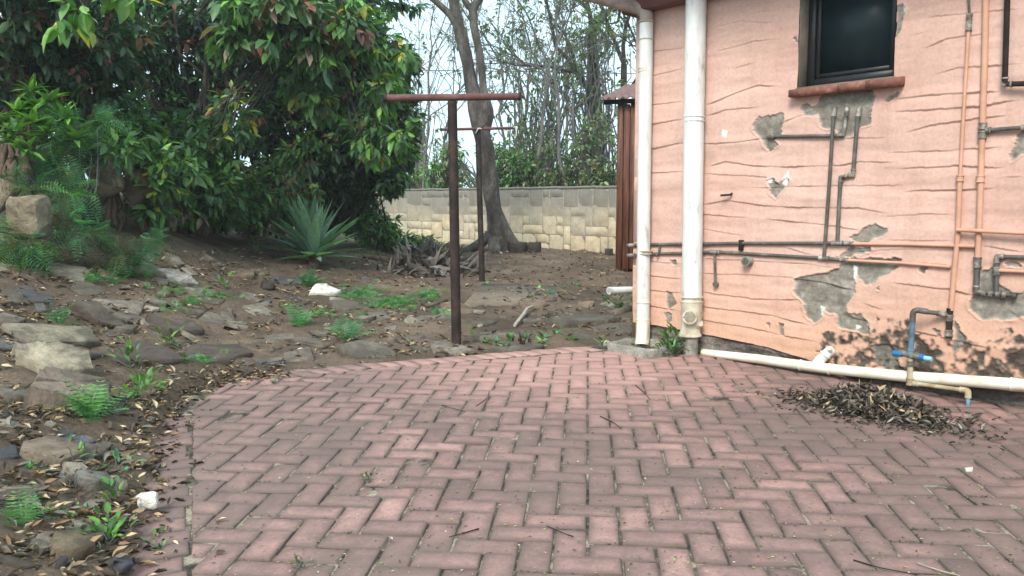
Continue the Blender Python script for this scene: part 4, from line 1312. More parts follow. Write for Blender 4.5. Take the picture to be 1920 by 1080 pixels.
shrub('broadleaf_shrub', 'dense dark shrub with reddish tips in the middle of the bank', 'shrub', b_, [
    (330, 110, 10.1, 120, 110, .9, 250), (420, 200, 10.3, 110, 110, .9, 230), (300, 230, 9.9, 110, 90, .8, 360), (380, 20, 10.1, 130, 70, .9, 330), (470, 300, 10.6, 90, 80, .7, 260), (240, 50, 9.7, 110, 90, .8, 320)],
    .105, DARK + MID + RED, [.20, .20, .18, .12, .10, .07, .04, .04, .02, .02, .01], stem_r=.05)
b_ = at(40, 300, 9.0)
shrub('broadleaf_shrub', 'dark brownish shrub overhanging the left edge of the bank', 'shrub', b_, [
    (60, 40, 7.6, 120, 70, .8, 330), (160, 70, 7.9, 110, 80, .8, 320), (20, 130, 7.7, 70, 90, .6, 160), (150, 150, 8.0, 90, 70, .6, 220), (60, -50, 7.4, 160, 60, .8, 220), (95, 265, 8.5, 90, 60, .4, 190), (180, 240, 8.8, 80, 60, .4, 150), (60, 340, 8.2, 80, 40, .3, 90)],
    .105, DARK + [(0.07, 0.055, 0.03)] + RED, [.28, .28, .18, .10, .08, .04, .02, .02], stem_r=.03)
b_ = g(690, 455)
shrub('evergreen_shrub', 'dark small-leaved evergreen drooping beside the clothes pole', 'shrub', b_, [
    (600, 330, 11.6, 80, 60, .6, 260), (680, 330, 11.8, 60, 60, .6, 230), (640, 355, 11.9, 40, 18, .4, 30)],
    .085, DARK, None, per=7, stem_r=.03)
b_ = g(300, 420)
shrub('climbing_ivy', 'glossy green climber with larger leaves trailing over the pale stones', 'climber', b_, [
    (310, 330, 7.9, 60, 60, .35, 90), (225, 275, 7.4, 45, 35, .25, 30), (285, 395, 7.8, 40, 22, .2, 20), (160, 380, 7.2, 25, 30, .15, 8), (390, 350, 8.8, 60, 55, .35, 95), (360, 270, 8.8, 90, 50, .4, 130), (250, 290, 8.2, 60, 50, .35, 80), (440, 400, 9.3, 30, 30, .25, 30), (470, 350, 9.6, 40, 50, .3, 50), (530, 390, 10.2, 45, 35, .3, 50), (230, 230, 8.3, 70, 50, .4, 90), (340, 400, 8.9, 40, 20, .2, 22)],
    .12, MID + BRIGHT + YEL, [.2, .2, .15, .13, .1, .08, .05, .05, .02, .02], per=4, stem_r=.012)
shrub('creeper', 'ragged green creeper hanging over the bank foot left of the agave', 'creeper', g(470, 440), [
    (400, 385, 9.2, 55, 35, .3, 70), (460, 380, 9.6, 45, 45, .3, 70), (520, 350, 10.0, 50, 55, .3, 80), (570, 365, 10.5, 45, 25, .3, 30), (350, 400, 8.6, 40, 22, .25, 36), (560, 300, 10.0, 40, 40, .3, 40)],
    .095, MID + BRIGHT + [(0.13, 0.095, 0.055), (0.18, 0.13, 0.08)], [.2, .18, .14, .1, .08, .06, .03, .05, .09, .07], per=5, stem_r=.012, droop=.8)
# nearer branches with big soft leaves hanging into the top of the picture
bt = g(560, 440)
shrub('leafy_branch', 'hanging branch with variegated pinkish green leaves at the top edge', 'branch', at(505, -150, 8.6), [
    (470, 15, 8.6, 60, 40, .4, 46), (540, 10, 8.6, 60, 35, .4, 50), (440, 65, 8.6, 35, 40, .3, 30), (580, 60, 8.8, 45, 40, .4, 46), (600, 100, 8.8, 40, 40, .3, 36), (650, 50, 8.9, 50, 40, .4, 40), (520, 70, 8.7, 40, 40, .3, 26)],
    .17, MID + BRIGHT + RED + [(0.42, 0.30, 0.22)], [.2, .2, .12, .1, .06, .06, .03, .03, .06, .04, .04, .06], per=5, droop=.9, stem_r=.02)
shrub('leafy_branch', 'bright green branch with yellow leaves reaching towards the clothes pole', 'branch', at(610, 40, 9.2), [
    (620, 70, 9.2, 45, 55, .35, 60), (680, 80, 9.2, 60, 50, .35, 70), (700, 250, 9.3, 40, 60, .35, 50), (720, 170, 9.3, 50, 40, .35, 50), (430, 220, 9.0, 50, 60, .3, 34), (360, 290, 8.6, 50, 40, .3, 26), (600, 180, 9.2, 40, 50, .35, 40), (660, 20, 9.2, 60, 40, .4, 50), (760, 110, 9.3, 25, 25, .3, 18), (750, 260, 9.3, 25, 35, .3, 20), (560, 150, 9.2, 40, 40, .3, 30)],
    RNG.uniform(.13, .16), MID + BRIGHT + YEL, [.16, .18, .14, .1, .12, .1, .06, .06, .05, .03], per=5, droop=.9, stem_r=.018)
shrub('leafy_branch', 'short branch with large yellow leaves at the top left', 'branch', at(150, -60, 6.4), [
    (150, 15, 6.4, 25, 30, .15, 6), (235, -5, 6.4, 18, 12, .12, 4), (120, 35, 6.5, 20, 22, .15, 5)],
    .17, BRIGHT + YEL, [.15, .15, .12, .08, .28, .22], per=3, droop=1.2, stem_r=.010, wid=1.15)
# feathery shrubs
def feather(name, label, base, tips_spec, L_, pal=TEAL, per=5, group=None, stem_r=.008, cat='plant', spread=.9, droop=.15):
    t = empty(name, base, label, cat, group)
    bs = []; allt = []
    for u, v, Yd, ru, rv, dm, n in tips_spec:
        c = at(u, v, Yd); k = Yd / F
        tips, d = blob_tips(c, (ru * k, dm, rv * k), n, .3)
        ok = tips[:, 2] > terrain(tips[:, 0], tips[:, 1]) + .02
        tips, d = tips[ok], d[ok]
        if not len(tips): continue
        allt.append(tips)
        bs.append(whorls(tips, d, per, L_, 1.0, FROND, pal, None, droop, spread=spread, jit=.45))
    leaf_object('foliage', M['leaf'], t, bs)
    mb = MB(); tp_ = np.concatenate(allt); stems(mb, np.asarray(base), tp_[RNG.choice(len(tp_), min(22, len(tp_)), replace=False)], stem_r, 5)
    mb.build('stem', M['twig'], t)
    return t
feather('feathery_shrub', 'large feathery blue-green shrub on the bank behind the pale stone post', g(150, 470), [
    (115, 275, 7.3, 55, 55, .3, 26), (175, 240, 7.5, 50, 35, .3, 16), (80, 325, 7.0, 45, 30, .25, 14), (125, 355, 6.9, 35, 45, .25, 18), (180, 300, 7.6, 30, 30, .2, 7)], .17, per=7)
feather('feathery_shrub', 'low spreading feathery shrub in front of the pale stone post', g(60, 480), [
    (15, 450, 6.2, 35, 28, .2, 12), (155, 440, 6.6, 60, 26, .25, 22), (70, 462, 6.1, 60, 16, .2, 14), (60, 352, 6.4, 40, 12, .15, 6)], .16, per=7)
feather('feathery_shrub', 'soft feathery seedling leaning over the rocks below the bank', g(255, 500), [
    (250, 480, 6.8, 45, 20, .2, 14), (280, 455, 7.0, 25, 18, .15, 5)], .15, per=7)
feather('feathery_shrub', 'dark feathery bush between the agave and the climber', g(500, 440), [
    (505, 380, 10.4, 35, 32, .3, 18), (480, 390, 10.4, 25, 25, .3, 10)], .2, DARK + TEAL[:1])
# bright strap-leaved rosettes on top of the bank
def rosette(name, label, base, L_, n, pal, tilt=(25, 80), wid=1.0, tpl=STRAPW, cat='plant', group=None, mat='leaf', up=None):
    t = empty(name, base, label, cat, group)
    az = RNG.random(n) * 2 * math.pi; el = np.radians(RNG.uniform(tilt[0], tilt[1], n))
    D = np.stack([np.cos(az) * np.cos(el), np.sin(az) * np.cos(el), np.sin(el)], 1)
    P = np.asarray(base) + D * .02
    leaf_object('leaves', M[mat], t, [scatter_mesh('', tpl, P, D, np.tile((0, 0, 1.0), (n, 1)) + RNG.normal(0, .1, (n, 3)), L_ * RNG.uniform(.7, 1.1, n), wid, colours(n, pal))])
    return t
wh = ['beside the trunk', 'over the ferns', 'highest on the bank', 'at the picture edge', 'above the pale post', 'lowest of the clump', 'next to the feathery shrub', 'second from the picture edge', 'just below the highest one', 'in the middle of the clump', 'hanging over the tangle of roots', 'farthest right in the clump']
for (u, v, Yd), w_ in zip([(95, 175, 6.9), (35, 195, 6.8), (60, 155, 7.0), (8, 215, 6.7), (85, 235, 6.8), (20, 250, 6.6), (125, 205, 6.9), (30, 232, 6.6), (70, 185, 6.9), (62, 215, 6.75), (50, 268, 6.6), (140, 245, 7.0)], wh):
    p = at(u, v + 18, Yd)
    rosette('strap_leaf_plant', f'bright green strap-leaved rosette {w_} on the left bank', p, .16, 22, BRIGHT, (-10, 80), 1.3, group='strap-leaved rosettes on the bank')
# hanging brown roots and stems in front of the bank
for nm, lab, pts in (('hanging_roots', 'mat of brown hanging roots below the climber', [(u, 335 + RNG.uniform(-20, 25), 8.9 + (u - 330) * .007, 436 + RNG.uniform(-12, 6) + (u - 330) * .04) for u in range(330, 600, 6)]), ('hanging_roots', 'brown roots and dead creeper stems around the two leaning stone blocks', [(u, 335 + RNG.uniform(-25, 40), 7.6 + (u - 165) * .004, 428 + RNG.uniform(-16, 8)) for u in range(165, 345, 7)]), ('hanging_roots', 'tangle of grey roots at the left picture edge', [(u, 250 + RNG.uniform(-30, 30), 7.0, 345 + RNG.uniform(-15, 15)) for u in range(5, 60, 5)])):
    mb = MB()
    for u, v0, Yd, v1 in pts:
        a, b = at(u, v0, Yd), at(u + RNG.uniform(-14, 14), v1, Yd - .12)
        tt = np.linspace(0, 1, 7)[:, None]
        P_ = a * (1 - tt) + b * tt; P_[1:-1] += RNG.normal(0, .025, (5, 3))
        mb.tube(P_, np.linspace(.012, .028, 7) * RNG.uniform(.5, 1.3), 6, False)
    o = mb.build(nm, M['root'], None, True); tag(o, lab, 'roots')
# grey trunks among the leaves
for u, v0, v1, Yd, r, lab in ((25, -60, 300, 7.9, .11, 'thick grey brown trunk at the far left edge of the bank'), (135, 30, 300, 8.4, .05, 'thin grey stem beside the strap-leaved rosettes'), (300, 240, 420, 9.3, .04, 'thin slanting stem above the two pale stone blocks')):
    mb = MB(); tt = np.linspace(0, 1, 9)[:, None]; P_ = at(u + 14, v1 + 40, Yd) * (1 - tt) + at(u, v0, Yd) * tt; P_[1:-1] += RNG.normal(0, .03, (7, 3))
    mb.tube(P_, np.linspace(r * 1.3, r * .8, 9), 10, False)
    t = empty('tree_trunk', P_[0], lab, 'trunk'); smooth_angle(mb.build('trunk', M['root'], t), 60)

# -------- stone slabs
def slab_mesh(n=9, seed=0, rough=.12, top=.82, rings=2, mat='stone'):
    r = random.Random(seed)
    ang = [2 * math.pi * (i + r.uniform(-.28, .28)) / n for i in range(n)]
    m5 = r.randint(4, 6); cor = sorted(2 * math.pi * (i + r.uniform(-.3, .3)) / m5 for i in range(m5)); cr = [r.uniform(.8, 1.15) for _ in cor]
    pl = [(math.cos(a) * q, math.sin(a) * q) for a, q in zip(cor, cr)]
    def edge_r(a):
        best = 1.2
        for i in range(m5):
            (x1, y1), (x2, y2) = pl[i], pl[(i + 1) % m5]
            dx, dy = math.cos(a), math.sin(a); den = dx * (y2 - y1) - dy * (x2 - x1)
            if abs(den) < 1e-9: continue
            s1 = (x1 * (y2 - y1) - y1 * (x2 - x1)) / den; s2 = (x1 * dy - y1 * dx) / den
            if s1 > 0 and -1e-6 <= s2 <= 1 + 1e-6: best = min(best, s1)
        return best
    rest = [2 * math.pi * r.random() for _ in range(max(0, n - m5))]
    ang = sorted(cor + rest); n = len(ang)
    rad = [edge_r(a % (2 * math.pi)) * r.uniform(.95, 1.04) for a in ang]
    V = []
    for zz, sc in ((-1.0, .96), (.1, 1.02), (.80, .99), (1.0, max(top, .93))):
        for a, q in zip(ang, rad):
            V.append((math.cos(a) * q * sc * r.uniform(.98, 1.02), math.sin(a) * q * sc * r.uniform(.98, 1.02), zz + (r.uniform(-rough, rough) if zz > -.5 else 0)))
    V.append((r.uniform(-.15, .15), r.uniform(-.15, .15), 1.0 + r.uniform(-.25, .2)))
    Qd = [(k * n + i, k * n + (i + 1) % n, (k + 1) * n + (i + 1) % n, (k + 1) * n + i) for k in range(3) for i in range(n)]
    T = [(3 * n + i, 3 * n + (i + 1) % n, 4 * n) for i in range(n)]
    me = np_mesh('stone', np.array(V), [np.array(Qd), np.array(T)])
    me.materials.append(M[mat])
    return me
SL = [slab_mesh(10, s_, .16) for s_ in range(24)]
def normal_at(x, y):
    e = .08
    n_ = np.array([-(terrain(x + e, y) - terrain(x - e, y)) / (2 * e), -(terrain(x, y + e) - terrain(x, y - e)) / (2 * e), 1.0])
    return n_ / np.linalg.norm(n_)

def place_stone(p, ha, hb, hc, yaw, col, tilt=(0, 0), parent=ground_obj, me=None, lift=0.0, name='stone'):
    n_ = normal_at(p[0], p[1]) + np.array([tilt[0], tilt[1], 0]); n_ /= np.linalg.norm(n_)
    a = np.array([math.cos(yaw), math.sin(yaw), 0]); a -= n_ * (a @ n_); a /= np.linalg.norm(a); b = np.cross(n_, a)
    o = link(name, me or random.choice(SL), None, parent)
    q = p + n_ * lift
    o.matrix_local = Matrix(((a[0] * ha, b[0] * hb, n_[0] * hc, q[0]), (a[1] * ha, b[1] * hb, n_[1] * hc, q[1]), (a[2] * ha, b[2] * hb, n_[2] * hc, q[2]), (0, 0, 0, 1)))
    o.color = (col[0] * 1.06, col[1] * .96, col[2] * .87, 1)
    return o
GREY = (0.25, 0.235, 0.205); DGREY = (0.165, 0.15, 0.13); BROWN = (0.20, 0.155, 0.115); PALE = (0.42, 0.39, 0.33); BLUE = (0.10, 0.11, 0.135); WHITE_ = (0.62, 0.60, 0.54); PURP = (0.105, 0.085, 0.08)
# named slabs: u, v, width px, height px, thickness m, colour, tilt, label
NAMED = [
 (95, 640, 195, 62, .05, (0.27, 0.255, 0.20), (.05, -.15), 'long pale grey slate slab lying flat at the left edge'),
 (105, 690, 155, 60, .07, (0.40, 0.37, 0.29), (.05, -.2), 'cream and white quartz slab below the long pale slab'),
 (120, 758, 165, 85, .09, (0.25, 0.21, 0.18), (.05, -.1), 'big grey brown boulder behind the near fern'),
 (190, 604, 120, 42, .030, (0.12, 0.105, 0.09), (.35, -.35), 'thin dark slate slab tilted up on edge'),
 (335, 528, 80, 28, .05, (0.42, 0.41, 0.40), (.05, -.25), 'flat slab with a white weathered top near the bank'),
 (415, 668, 125, 66, .04, PURP, (0, -.05), 'large flat purplish black slab by the paving corner'),
 (278, 672, 140, 50, .04, PURP, (0, -.05), 'flat dark slab left of the purplish black slab'),
 (328, 622, 120, 50, .05, (0.115, 0.095, 0.085), (.05, -.12), 'dark brown slab behind the two flat dark slabs'),
 (605, 551, 58, 24, .05, (0.50, 0.49, 0.44), (0, -.2), 'small white rock beside the weeds under the agave'),
 (100, 858, 125, 52, .04, (0.30, 0.25, 0.20), (.05, -.1), 'flat tan slab with sharp corners near the brick border'),
 (135, 1040, 95, 48, .04, (0.28, 0.235, 0.165), (.05, 0), 'ochre flat stone at the bottom left corner'),
 (168, 915, 78, 32, .04, (0.25, 0.25, 0.235), (0, 0), 'small grey lichened stone beside the white rock'),
 (1100, 606, 165, 18, .045, (0.13, 0.125, 0.11), (0, -.05), 'long flat slate slab left of the gully box'),
 (500, 542, 30, 24, .05, (0.02, 0.021, 0.025), (.3, -.5), 'small black shard of stone standing on edge'),
]
STHINGS = []
for k_, (u, v, w_, h_, th, col, tl, lab) in enumerate(NAMED):
    p = g(u, v); k = p[1] / F
    n_ = normal_at(p[0], p[1])
    view = (CAM - p) / np.linalg.norm(CAM - p)
    fore = max(.12, abs(view @ (n_ + np.array([tl[0], tl[1], 0]))))
    o = place_stone(p, w_ * k / 2, min(h_ * k / 2 / fore, w_ * k * .55) * .92, th, RNG.uniform(-.15, .15), col, tl, None, slab_mesh(15, 100 + k_, .16, .94, 2, 'quartz' if lab.startswith('small white rock') else 'stone'), th * .1 + (.04 if tl[0] > .3 else 0), 'rock')
    tag(o, lab, 'rock')
# white rock
p = g(277, 950)
# set stones: children of the ground
spots = [(70, 560, 75, 28, BLUE), (215, 578, 105, 45, GREY), (130, 512, 110, 26, GREY), (270, 503, 100, 20, GREY), (330, 492, 60, 18, GREY), (60, 515, 70, 30, BROWN), (20, 560, 60, 50, DGREY), (540, 527, 66, 22, BLUE), (400, 600, 64, 26, DGREY), (450, 612, 74, 24, GREY), (525, 637, 70, 18, GREY), (600, 640, 120, 22, DGREY), (690, 662, 115, 22, DGREY), (560, 668, 100, 22, DGREY), (450, 515, 60, 20, BROWN), (480, 585, 70, 24, GREY), (390, 555, 80, 28, GREY), (300, 568, 60, 24, GREY),
  (85, 928, 55, 26, BROWN), (8, 945, 40, 50, DGREY), (30, 1060, 90, 30, DGREY), (30, 740, 70, 40, GREY), (15, 855, 50, 40, BLUE), (920, 632, 92, 18, DGREY), (905, 606, 75, 17, DGREY), (700, 597, 70, 14, DGREY), (780, 604, 60, 16, DGREY), (650, 575, 90, 16, DGREY), (745, 588, 60, 12, GREY), (1060, 590, 100, 16, DGREY), (1130, 624, 150, 14, DGREY), (1085, 634, 80, 12, DGREY), (1150, 582, 70, 20, DGREY), (1010, 600, 70, 16, DGREY), (840, 603, 110, 14, DGREY), (765, 632, 90, 16, DGREY), (870, 583, 90, 12, BROWN), (692, 525, 42, 20, BLUE), (830, 655, 60, 16, GREY), (1000, 575, 60, 12, BROWN), (960, 655, 120, 14, DGREY), (640, 612, 80, 16, GREY), (560, 605, 70, 18, DGREY), (700, 570, 60, 12, DGREY), (480, 560, 60, 18, GREY), (160, 545, 80, 26, DGREY), (235, 620, 50, 22, DGREY), (20, 600, 70, 30, GREY), (360, 585, 60, 22, DGREY), (860, 660, 70, 14, GREY), (1165, 600, 60, 12, DGREY), (1165, 560, 50, 12, BROWN), (395, 485, 50, 18, BROWN), (345, 640, 50, 18, DGREY), (500, 655, 70, 16, DGREY), (790, 655, 50, 14, DGREY)]
for u, v, w_, h_, col in spots:
    p = g(u, v); k = p[1] / F
    view = (CAM - p) / np.linalg.norm(CAM - p); fore = max(.16, abs(view @ normal_at(p[0], p[1])))
    cc = np.array(col) * RNG.uniform(.8, 1.25)
    place_stone(p, w_ * k / 2, min(h_ * k / 2 / fore, w_ * k * .7) * .9, RNG.uniform(.02, .045), RNG.uniform(-.4, .4), cc, RNG.normal(0, .13, 2), lift=-.012)
n_small = 0
while n_small < 170:
    u, v = RNG.uniform(0, 1185), RNG.uniform(490, 1075)
    if v > 700 and (u > 300 or RNG.random() < .6): continue
    if v < 540 and u > 640: continue
    p = g(u, v)
    if inside(OUTER, np.array(p[0]), np.array(p[1])) or p[1] > 9.5: continue
    s_ = RNG.uniform(.02, .075) * (1.0 if RNG.random() < .7 or v > 700 else 1.8)
    col = [GREY, DGREY, BROWN, DGREY, PALE, BLUE][RNG.integers(6)]
    place_stone(p, s_ * RNG.uniform(.8, 1.6), s_ * RNG.uniform(.6, 1.1), RNG.uniform(.008, .02), RNG.uniform(0, 6.28), np.array(col) * RNG.uniform(.75, 1.3), RNG.normal(0, .22, 2), lift=.002)
    n_small += 1

def rough_box(c, a, b, z, ha, hb, hz_, seed, amp=.10, n=7):
    V = []; Fq = []
    L1 = np.linspace(-1, 1, n)
    for ax_, sg in ((0, 1), (0, -1), (1, 1), (1, -1), (2, 1), (2, -1)):
        b0 = len(V)
        for i in L1:
            for j in L1:
                q = [0, 0, 0]; q[ax_] = sg; q[(ax_ + 1) % 3] = i; q[(ax_ + 2) % 3] = j
                V.append(q)
        for i in range(n - 1):
            for j in range(n - 1):
                f = (b0 + i * n + j, b0 + (i + 1) * n + j, b0 + (i + 1) * n + j + 1, b0 + i * n + j + 1)
                Fq.append(f if sg > 0 else f[::-1])
    V = np.array(V, float); sp_ = (np.abs(V) ** 5).sum(1) ** (1 / 5); V = V / sp_[:, None]
    h = fbm(V[:, 0] * 1.6 + seed * 7 + V[:, 2], V[:, 1] * 1.6 + V[:, 2] * 1.9 + seed, 4)[:, None] - .5
    V = V * (1 + h * amp * 3)
    mb = MB(); mb.add(np.asarray(c) + V[:, :1] * np.asarray(a) * ha + V[:, 1:2] * np.asarray(b) * hb + V[:, 2:] * np.asarray(z) * hz_, [np.array(Fq)])
    return mb
p = g(277, 950)
mb = rough_box(p + np.array([0, 0, .018]), (.95, .3, 0), (-.3, .95, .1), (0, -.1, 1), .032, .026, .024, 3.7, .2, 6)
o = mb.build('rock', M['quartz']); tag(o, 'small bright white rock at the brick border', 'rock')
# pale stone blocks of an old terrace in the bank
for u, v, Yd, w_, h_, rot, lab in ((200, 330, 7.55, 50, 66, .35, 'pale tan stone block leaning in the climber'), (258, 352, 7.75, 52, 52, .75, 'tilted brown stone block beside the pale tan block'), (55, 408, 6.25, 62, 76, .05, 'short pale stone post wrapped by feathery leaves'), (5, 365, 6.6, 40, 60, -.6, 'broken pale stone at the left picture edge'), (285, 405, 9.0, 40, 30, .3, 'small grey stone at the foot of the bank')):
    c = at(u, v, Yd); k = Yd / F
    a = np.array([math.cos(rot), 0, math.sin(rot)]); bz = np.array([-math.sin(rot), 0, math.cos(rot)])
    mb = rough_box(c, a, (0, 1, 0), bz, w_ * k / 2, w_ * k * .4, h_ * k / 2, u * .13, .17)
    o = mb.build('stone_block', M['stone']); o.color = (0.30, 0.24, 0.165, 1) if 'brown' not in lab else (0.13, 0.085, 0.06, 1)
    tag(o, lab, 'stone')

# -------- agave
ab = g(588, 497)
t = empty('agave_plant', ab, 'spiky blue-green agave rosette on the brown slope', 'agave')
n = 62
az = RNG.random(n) * 6.283; el = np.radians(np.concatenate([RNG.uniform(30, 85, 40), RNG.uniform(0, 32, 22)]))
D_ = np.stack([np.cos(az) * np.cos(el), np.sin(az) * np.cos(el), np.sin(el)], 1)
AG = tpl_strap(6, .092, .06, .5)
base_ = ab + np.array([0, 0, .09])
leaf_object('leaves', M['leaf'], t, [scatter_mesh('', AG, base_ + D_ * .05, D_, np.tile((0, 0, 1.), (n, 1)), np.where(el > .55, .74, .62) * RNG.uniform(.85, 1.1, n), 1.0, colours(n, [(0.14, 0.26, 0.205), (0.19, 0.33, 0.265), (0.24, 0.38, 0.32), (0.10, 0.19, 0.13)], .15))])
n = 14; az = RNG.random(n) * 6.283
D_ = np.stack([np.cos(az), np.sin(az), -.75 * np.ones(n)], 1)
leaf_object('old_leaves', M['leaf'], t, [scatter_mesh('', tpl_strap(5, .10, .25, .3), base_ + np.array([0, 0, -.02]) + unit(D_) * .05, D_, np.tile((0, 0, 1.), (n, 1)), .30 * RNG.uniform(.8, 1.2, n), 1.0, colours(n, [(0.14, 0.24, 0.11), (0.09, 0.15, 0.07), (0.25, 0.2, 0.12)]))])
mb = MB(); mb.tube([ab - np.array([0, 0, .05]), ab + np.array([0, 0, .10])], [.09, .06], 8); mb.build('trunk', M['root'], t)

# -------- dead leaf heap
hb = g(803, 512)
hb = np.array([hb[0], hb[1], hb[2]])
n = 900
u_ = RNG.normal(0, .42, n); w_ = RNG.normal(0, .55, n)
Ph = hb + np.stack([u_ * .62, w_ * .45 + .1, np.maximum(.02, .30 * np.exp(-(u_ / .62) ** 4 - (w_ / .9) ** 2) * RNG.random(n) ** .6)], 1)
D_ = rand_dirs(n) * np.array([1, 1, .45])
HC = tpl_strap(6, .13, 1.3, .5)
heap = leaf_object('dead_leaf_heap', M['dry'], None, [scatter_mesh('', HC, Ph, D_, rand_dirs(n), RNG.uniform(.10, .24, n), RNG.uniform(.7, 1.5, n), colours(n, [(0.15, 0.13, 0.115), (0.09, 0.075, 0.063), (0.24, 0.21, 0.19), (0.055, 0.043, 0.036)]))])
tag(heap, 'heap of curled grey dead leaves behind the front clothes pole', 'leaf heap', kind='stuff')
mb = MB(); a, b = g(682, 487), g(745, 500)
mb.tube([a + np.array([0, 0, .05]), (a + b) / 2 + np.array([0, 0, .07]), b + np.array([0, 0, .05])], [.03, .04, .035], 8)
o = smooth_angle(mb.build('log', M['root']), 60); tag(o, 'short brown log beside the dead leaf heap', 'log')

# -------- clothes line poles
def pole(base, topc, barL, barR, r, rb, label, cord=False):
    t = empty('clothes_pole', base, label, 'clothes pole', 'clothes line poles')
    mb = MB()
    d = (topc - base); d /= np.linalg.norm(d)
    a = np.array([1.0, 0, 0]); b = np.cross(d, a); 
    V = []
    for q in (base - d * .1, topc):
        for i in range(8):
            an = i / 8 * 6.283
            V.append(q + r * (math.cos(an) * a + math.sin(an) * b))
    mb.tube([base - d * .15, base + d * .02, (base + topc) / 2, topc], [r * 1.05, r * 1.02, r, r * .96], 14)
    smooth_angle(mb.build('post', M['rust'], t), 50)
    mb = MB(); mb.tube([barL, barR], rb, 14); bar = smooth_angle(mb.build('crossbar', M['rustbar'], t), 50)
    for e in (barL, barR):
        dd = unit((barR - barL)) * (1 if e is barL else -1)
        mb = MB(); mb.tube([e - dd * .004, e + dd * .012], rb * 1.12, 14); mb.build('end_cap', M['rust'], bar)
    return t
pb = g(856, 652); Yp = pb[1]
pole(pb, at(848, 190, Yp), at(722, 184, Yp - .05), at(975, 181, Yp + .05), .0335, .0235, 'nearer rusty steel clothes pole with a thick crossbar at the paving edge')
pb2 = g(904, 530); Y2 = pb2[1]
t = pole(pb2, at(896, 243, Y2), at(826, 243, Y2 - .1), at(966, 240, Y2 + .1), .034, .017, 'farther rusty clothes pole in front of the big tree')
mb = MB(); mb.tube([at(893, 246, Y2), at(905, 238, Y2), at(928, 219, Y2 + .1)], .008, 6); mb.build('brace', M['rust'], t)
mb = MB(); mb.tube(bend([at(963, 240, Y2), at(966, 236, Y2), at(969, 250, Y2), at(965, 262, Y2)], .03), .007, 6); mb.build('cord', M['cord'], t); mb = MB(); mb.tube(bend([at(892, 250, Y2 - .05), at(897, 240, Y2 - .06), at(903, 242, Y2 - .05)], .03), .007, 6); mb.build('cord', M['cord'], t)

# -------- concrete slab, stick, small logs
sc = [g(868, 575), g(1052, 570), g(1040, 538), g(905, 534)]
mb = MB(); V = [q + np.array([0, 0, .018]) for q in sc] + [q - np.array([0, 0, .08]) for q in sc]
mb.add(V, [np.array([[0, 1, 2, 3], [0, 4, 5, 1], [1, 5, 6, 2], [2, 6, 7, 3], [3, 7, 4, 0]])])
o = mb.build('concrete_slab', M['slab']); tag(o, 'dusty brown concrete slab set flush in the yard behind the front pole', 'slab')
mb = MB(); a, b = g(965, 615), g(1000, 580)
P_ = [a + np.array([0, 0, .02]), a * .6 + b * .4 + np.array([.01, 0, .05]), a * .3 + b * .7 + np.array([-.01, 0, .05]), b + np.array([0, 0, .03])]
mb.tube(P_, [.014, .017, .015, .010], 7); o = smooth_angle(mb.build('stick', M['deadwood']), 60); tag(o, 'bleached stick lying on the stones in front of the slab', 'stick')
mb = MB(); a, b = g(800, 578), g(838, 570); mb.tube([a + np.array([0, 0, .02]), b + np.array([0, 0, .03])], [.018, .02], 7); o = mb.build('stick', M['root']); tag(o, 'dark short stick left of the front clothes pole', 'stick')

# -------- boundary wall of stone blocks
wa = g(1150, 474); wdir = np.array([-.70, .714, 0]); wdir /= np.linalg.norm(wdir)
wnrm = np.array([-wdir[1], wdir[0], 0]); wnrm = wnrm if wnrm @ (CAM - wa) > 0 else -wnrm
wbase = wa - wdir * 3.2
WL, WH = 12.6, 1.16
bw = empty('boundary_wall', wbase, 'cream stone block boundary wall with black stained top at the end of the yard', 'wall')
def bwp(s_, z_, o_): 
    q = wbase + wdir * s_ + wnrm * o_
    return np.array([q[0], q[1], z_])
def wz0(s_): return .30 + .012 * s_
mb = MB(); c = bwp(WL / 2, 0, -.1); mb.box(c + np.array([0, 0, .18 + WH / 2 + .05]), wdir, wnrm, (0, 0, 1), WL / 2, .095, WH / 2 + .17); mb.build('core', M['mortar'], bw)
U_ = .175; nc, nr2 = int(WL / U_), 7
occ = np.zeros((nc, nr2), bool)
BC = [(0.50, 0.42, 0.295), (0.48, 0.405, 0.285), (0.47, 0.40, 0.29), (0.51, 0.415, 0.28), (0.46, 0.40, 0.295)]
blocks = []
for r_ in range(nr2):
    for c in range(nc):
        if occ[c, r_]: continue
        for w_, h_ in random.sample([(2, 2), (3, 2), (2, 1), (2, 2), (1, 1), (1, 2), (2, 2), (3, 1)], 8) + [(2, 1), (1, 1)]:
            if c + w_ <= nc and r_ + h_ <= nr2 and not occ[c:c + w_, r_:r_ + h_].any():
                occ[c:c + w_, r_:r_ + h_] = True; blocks.append((c, r_, w_, h_)); break
cnt = 0
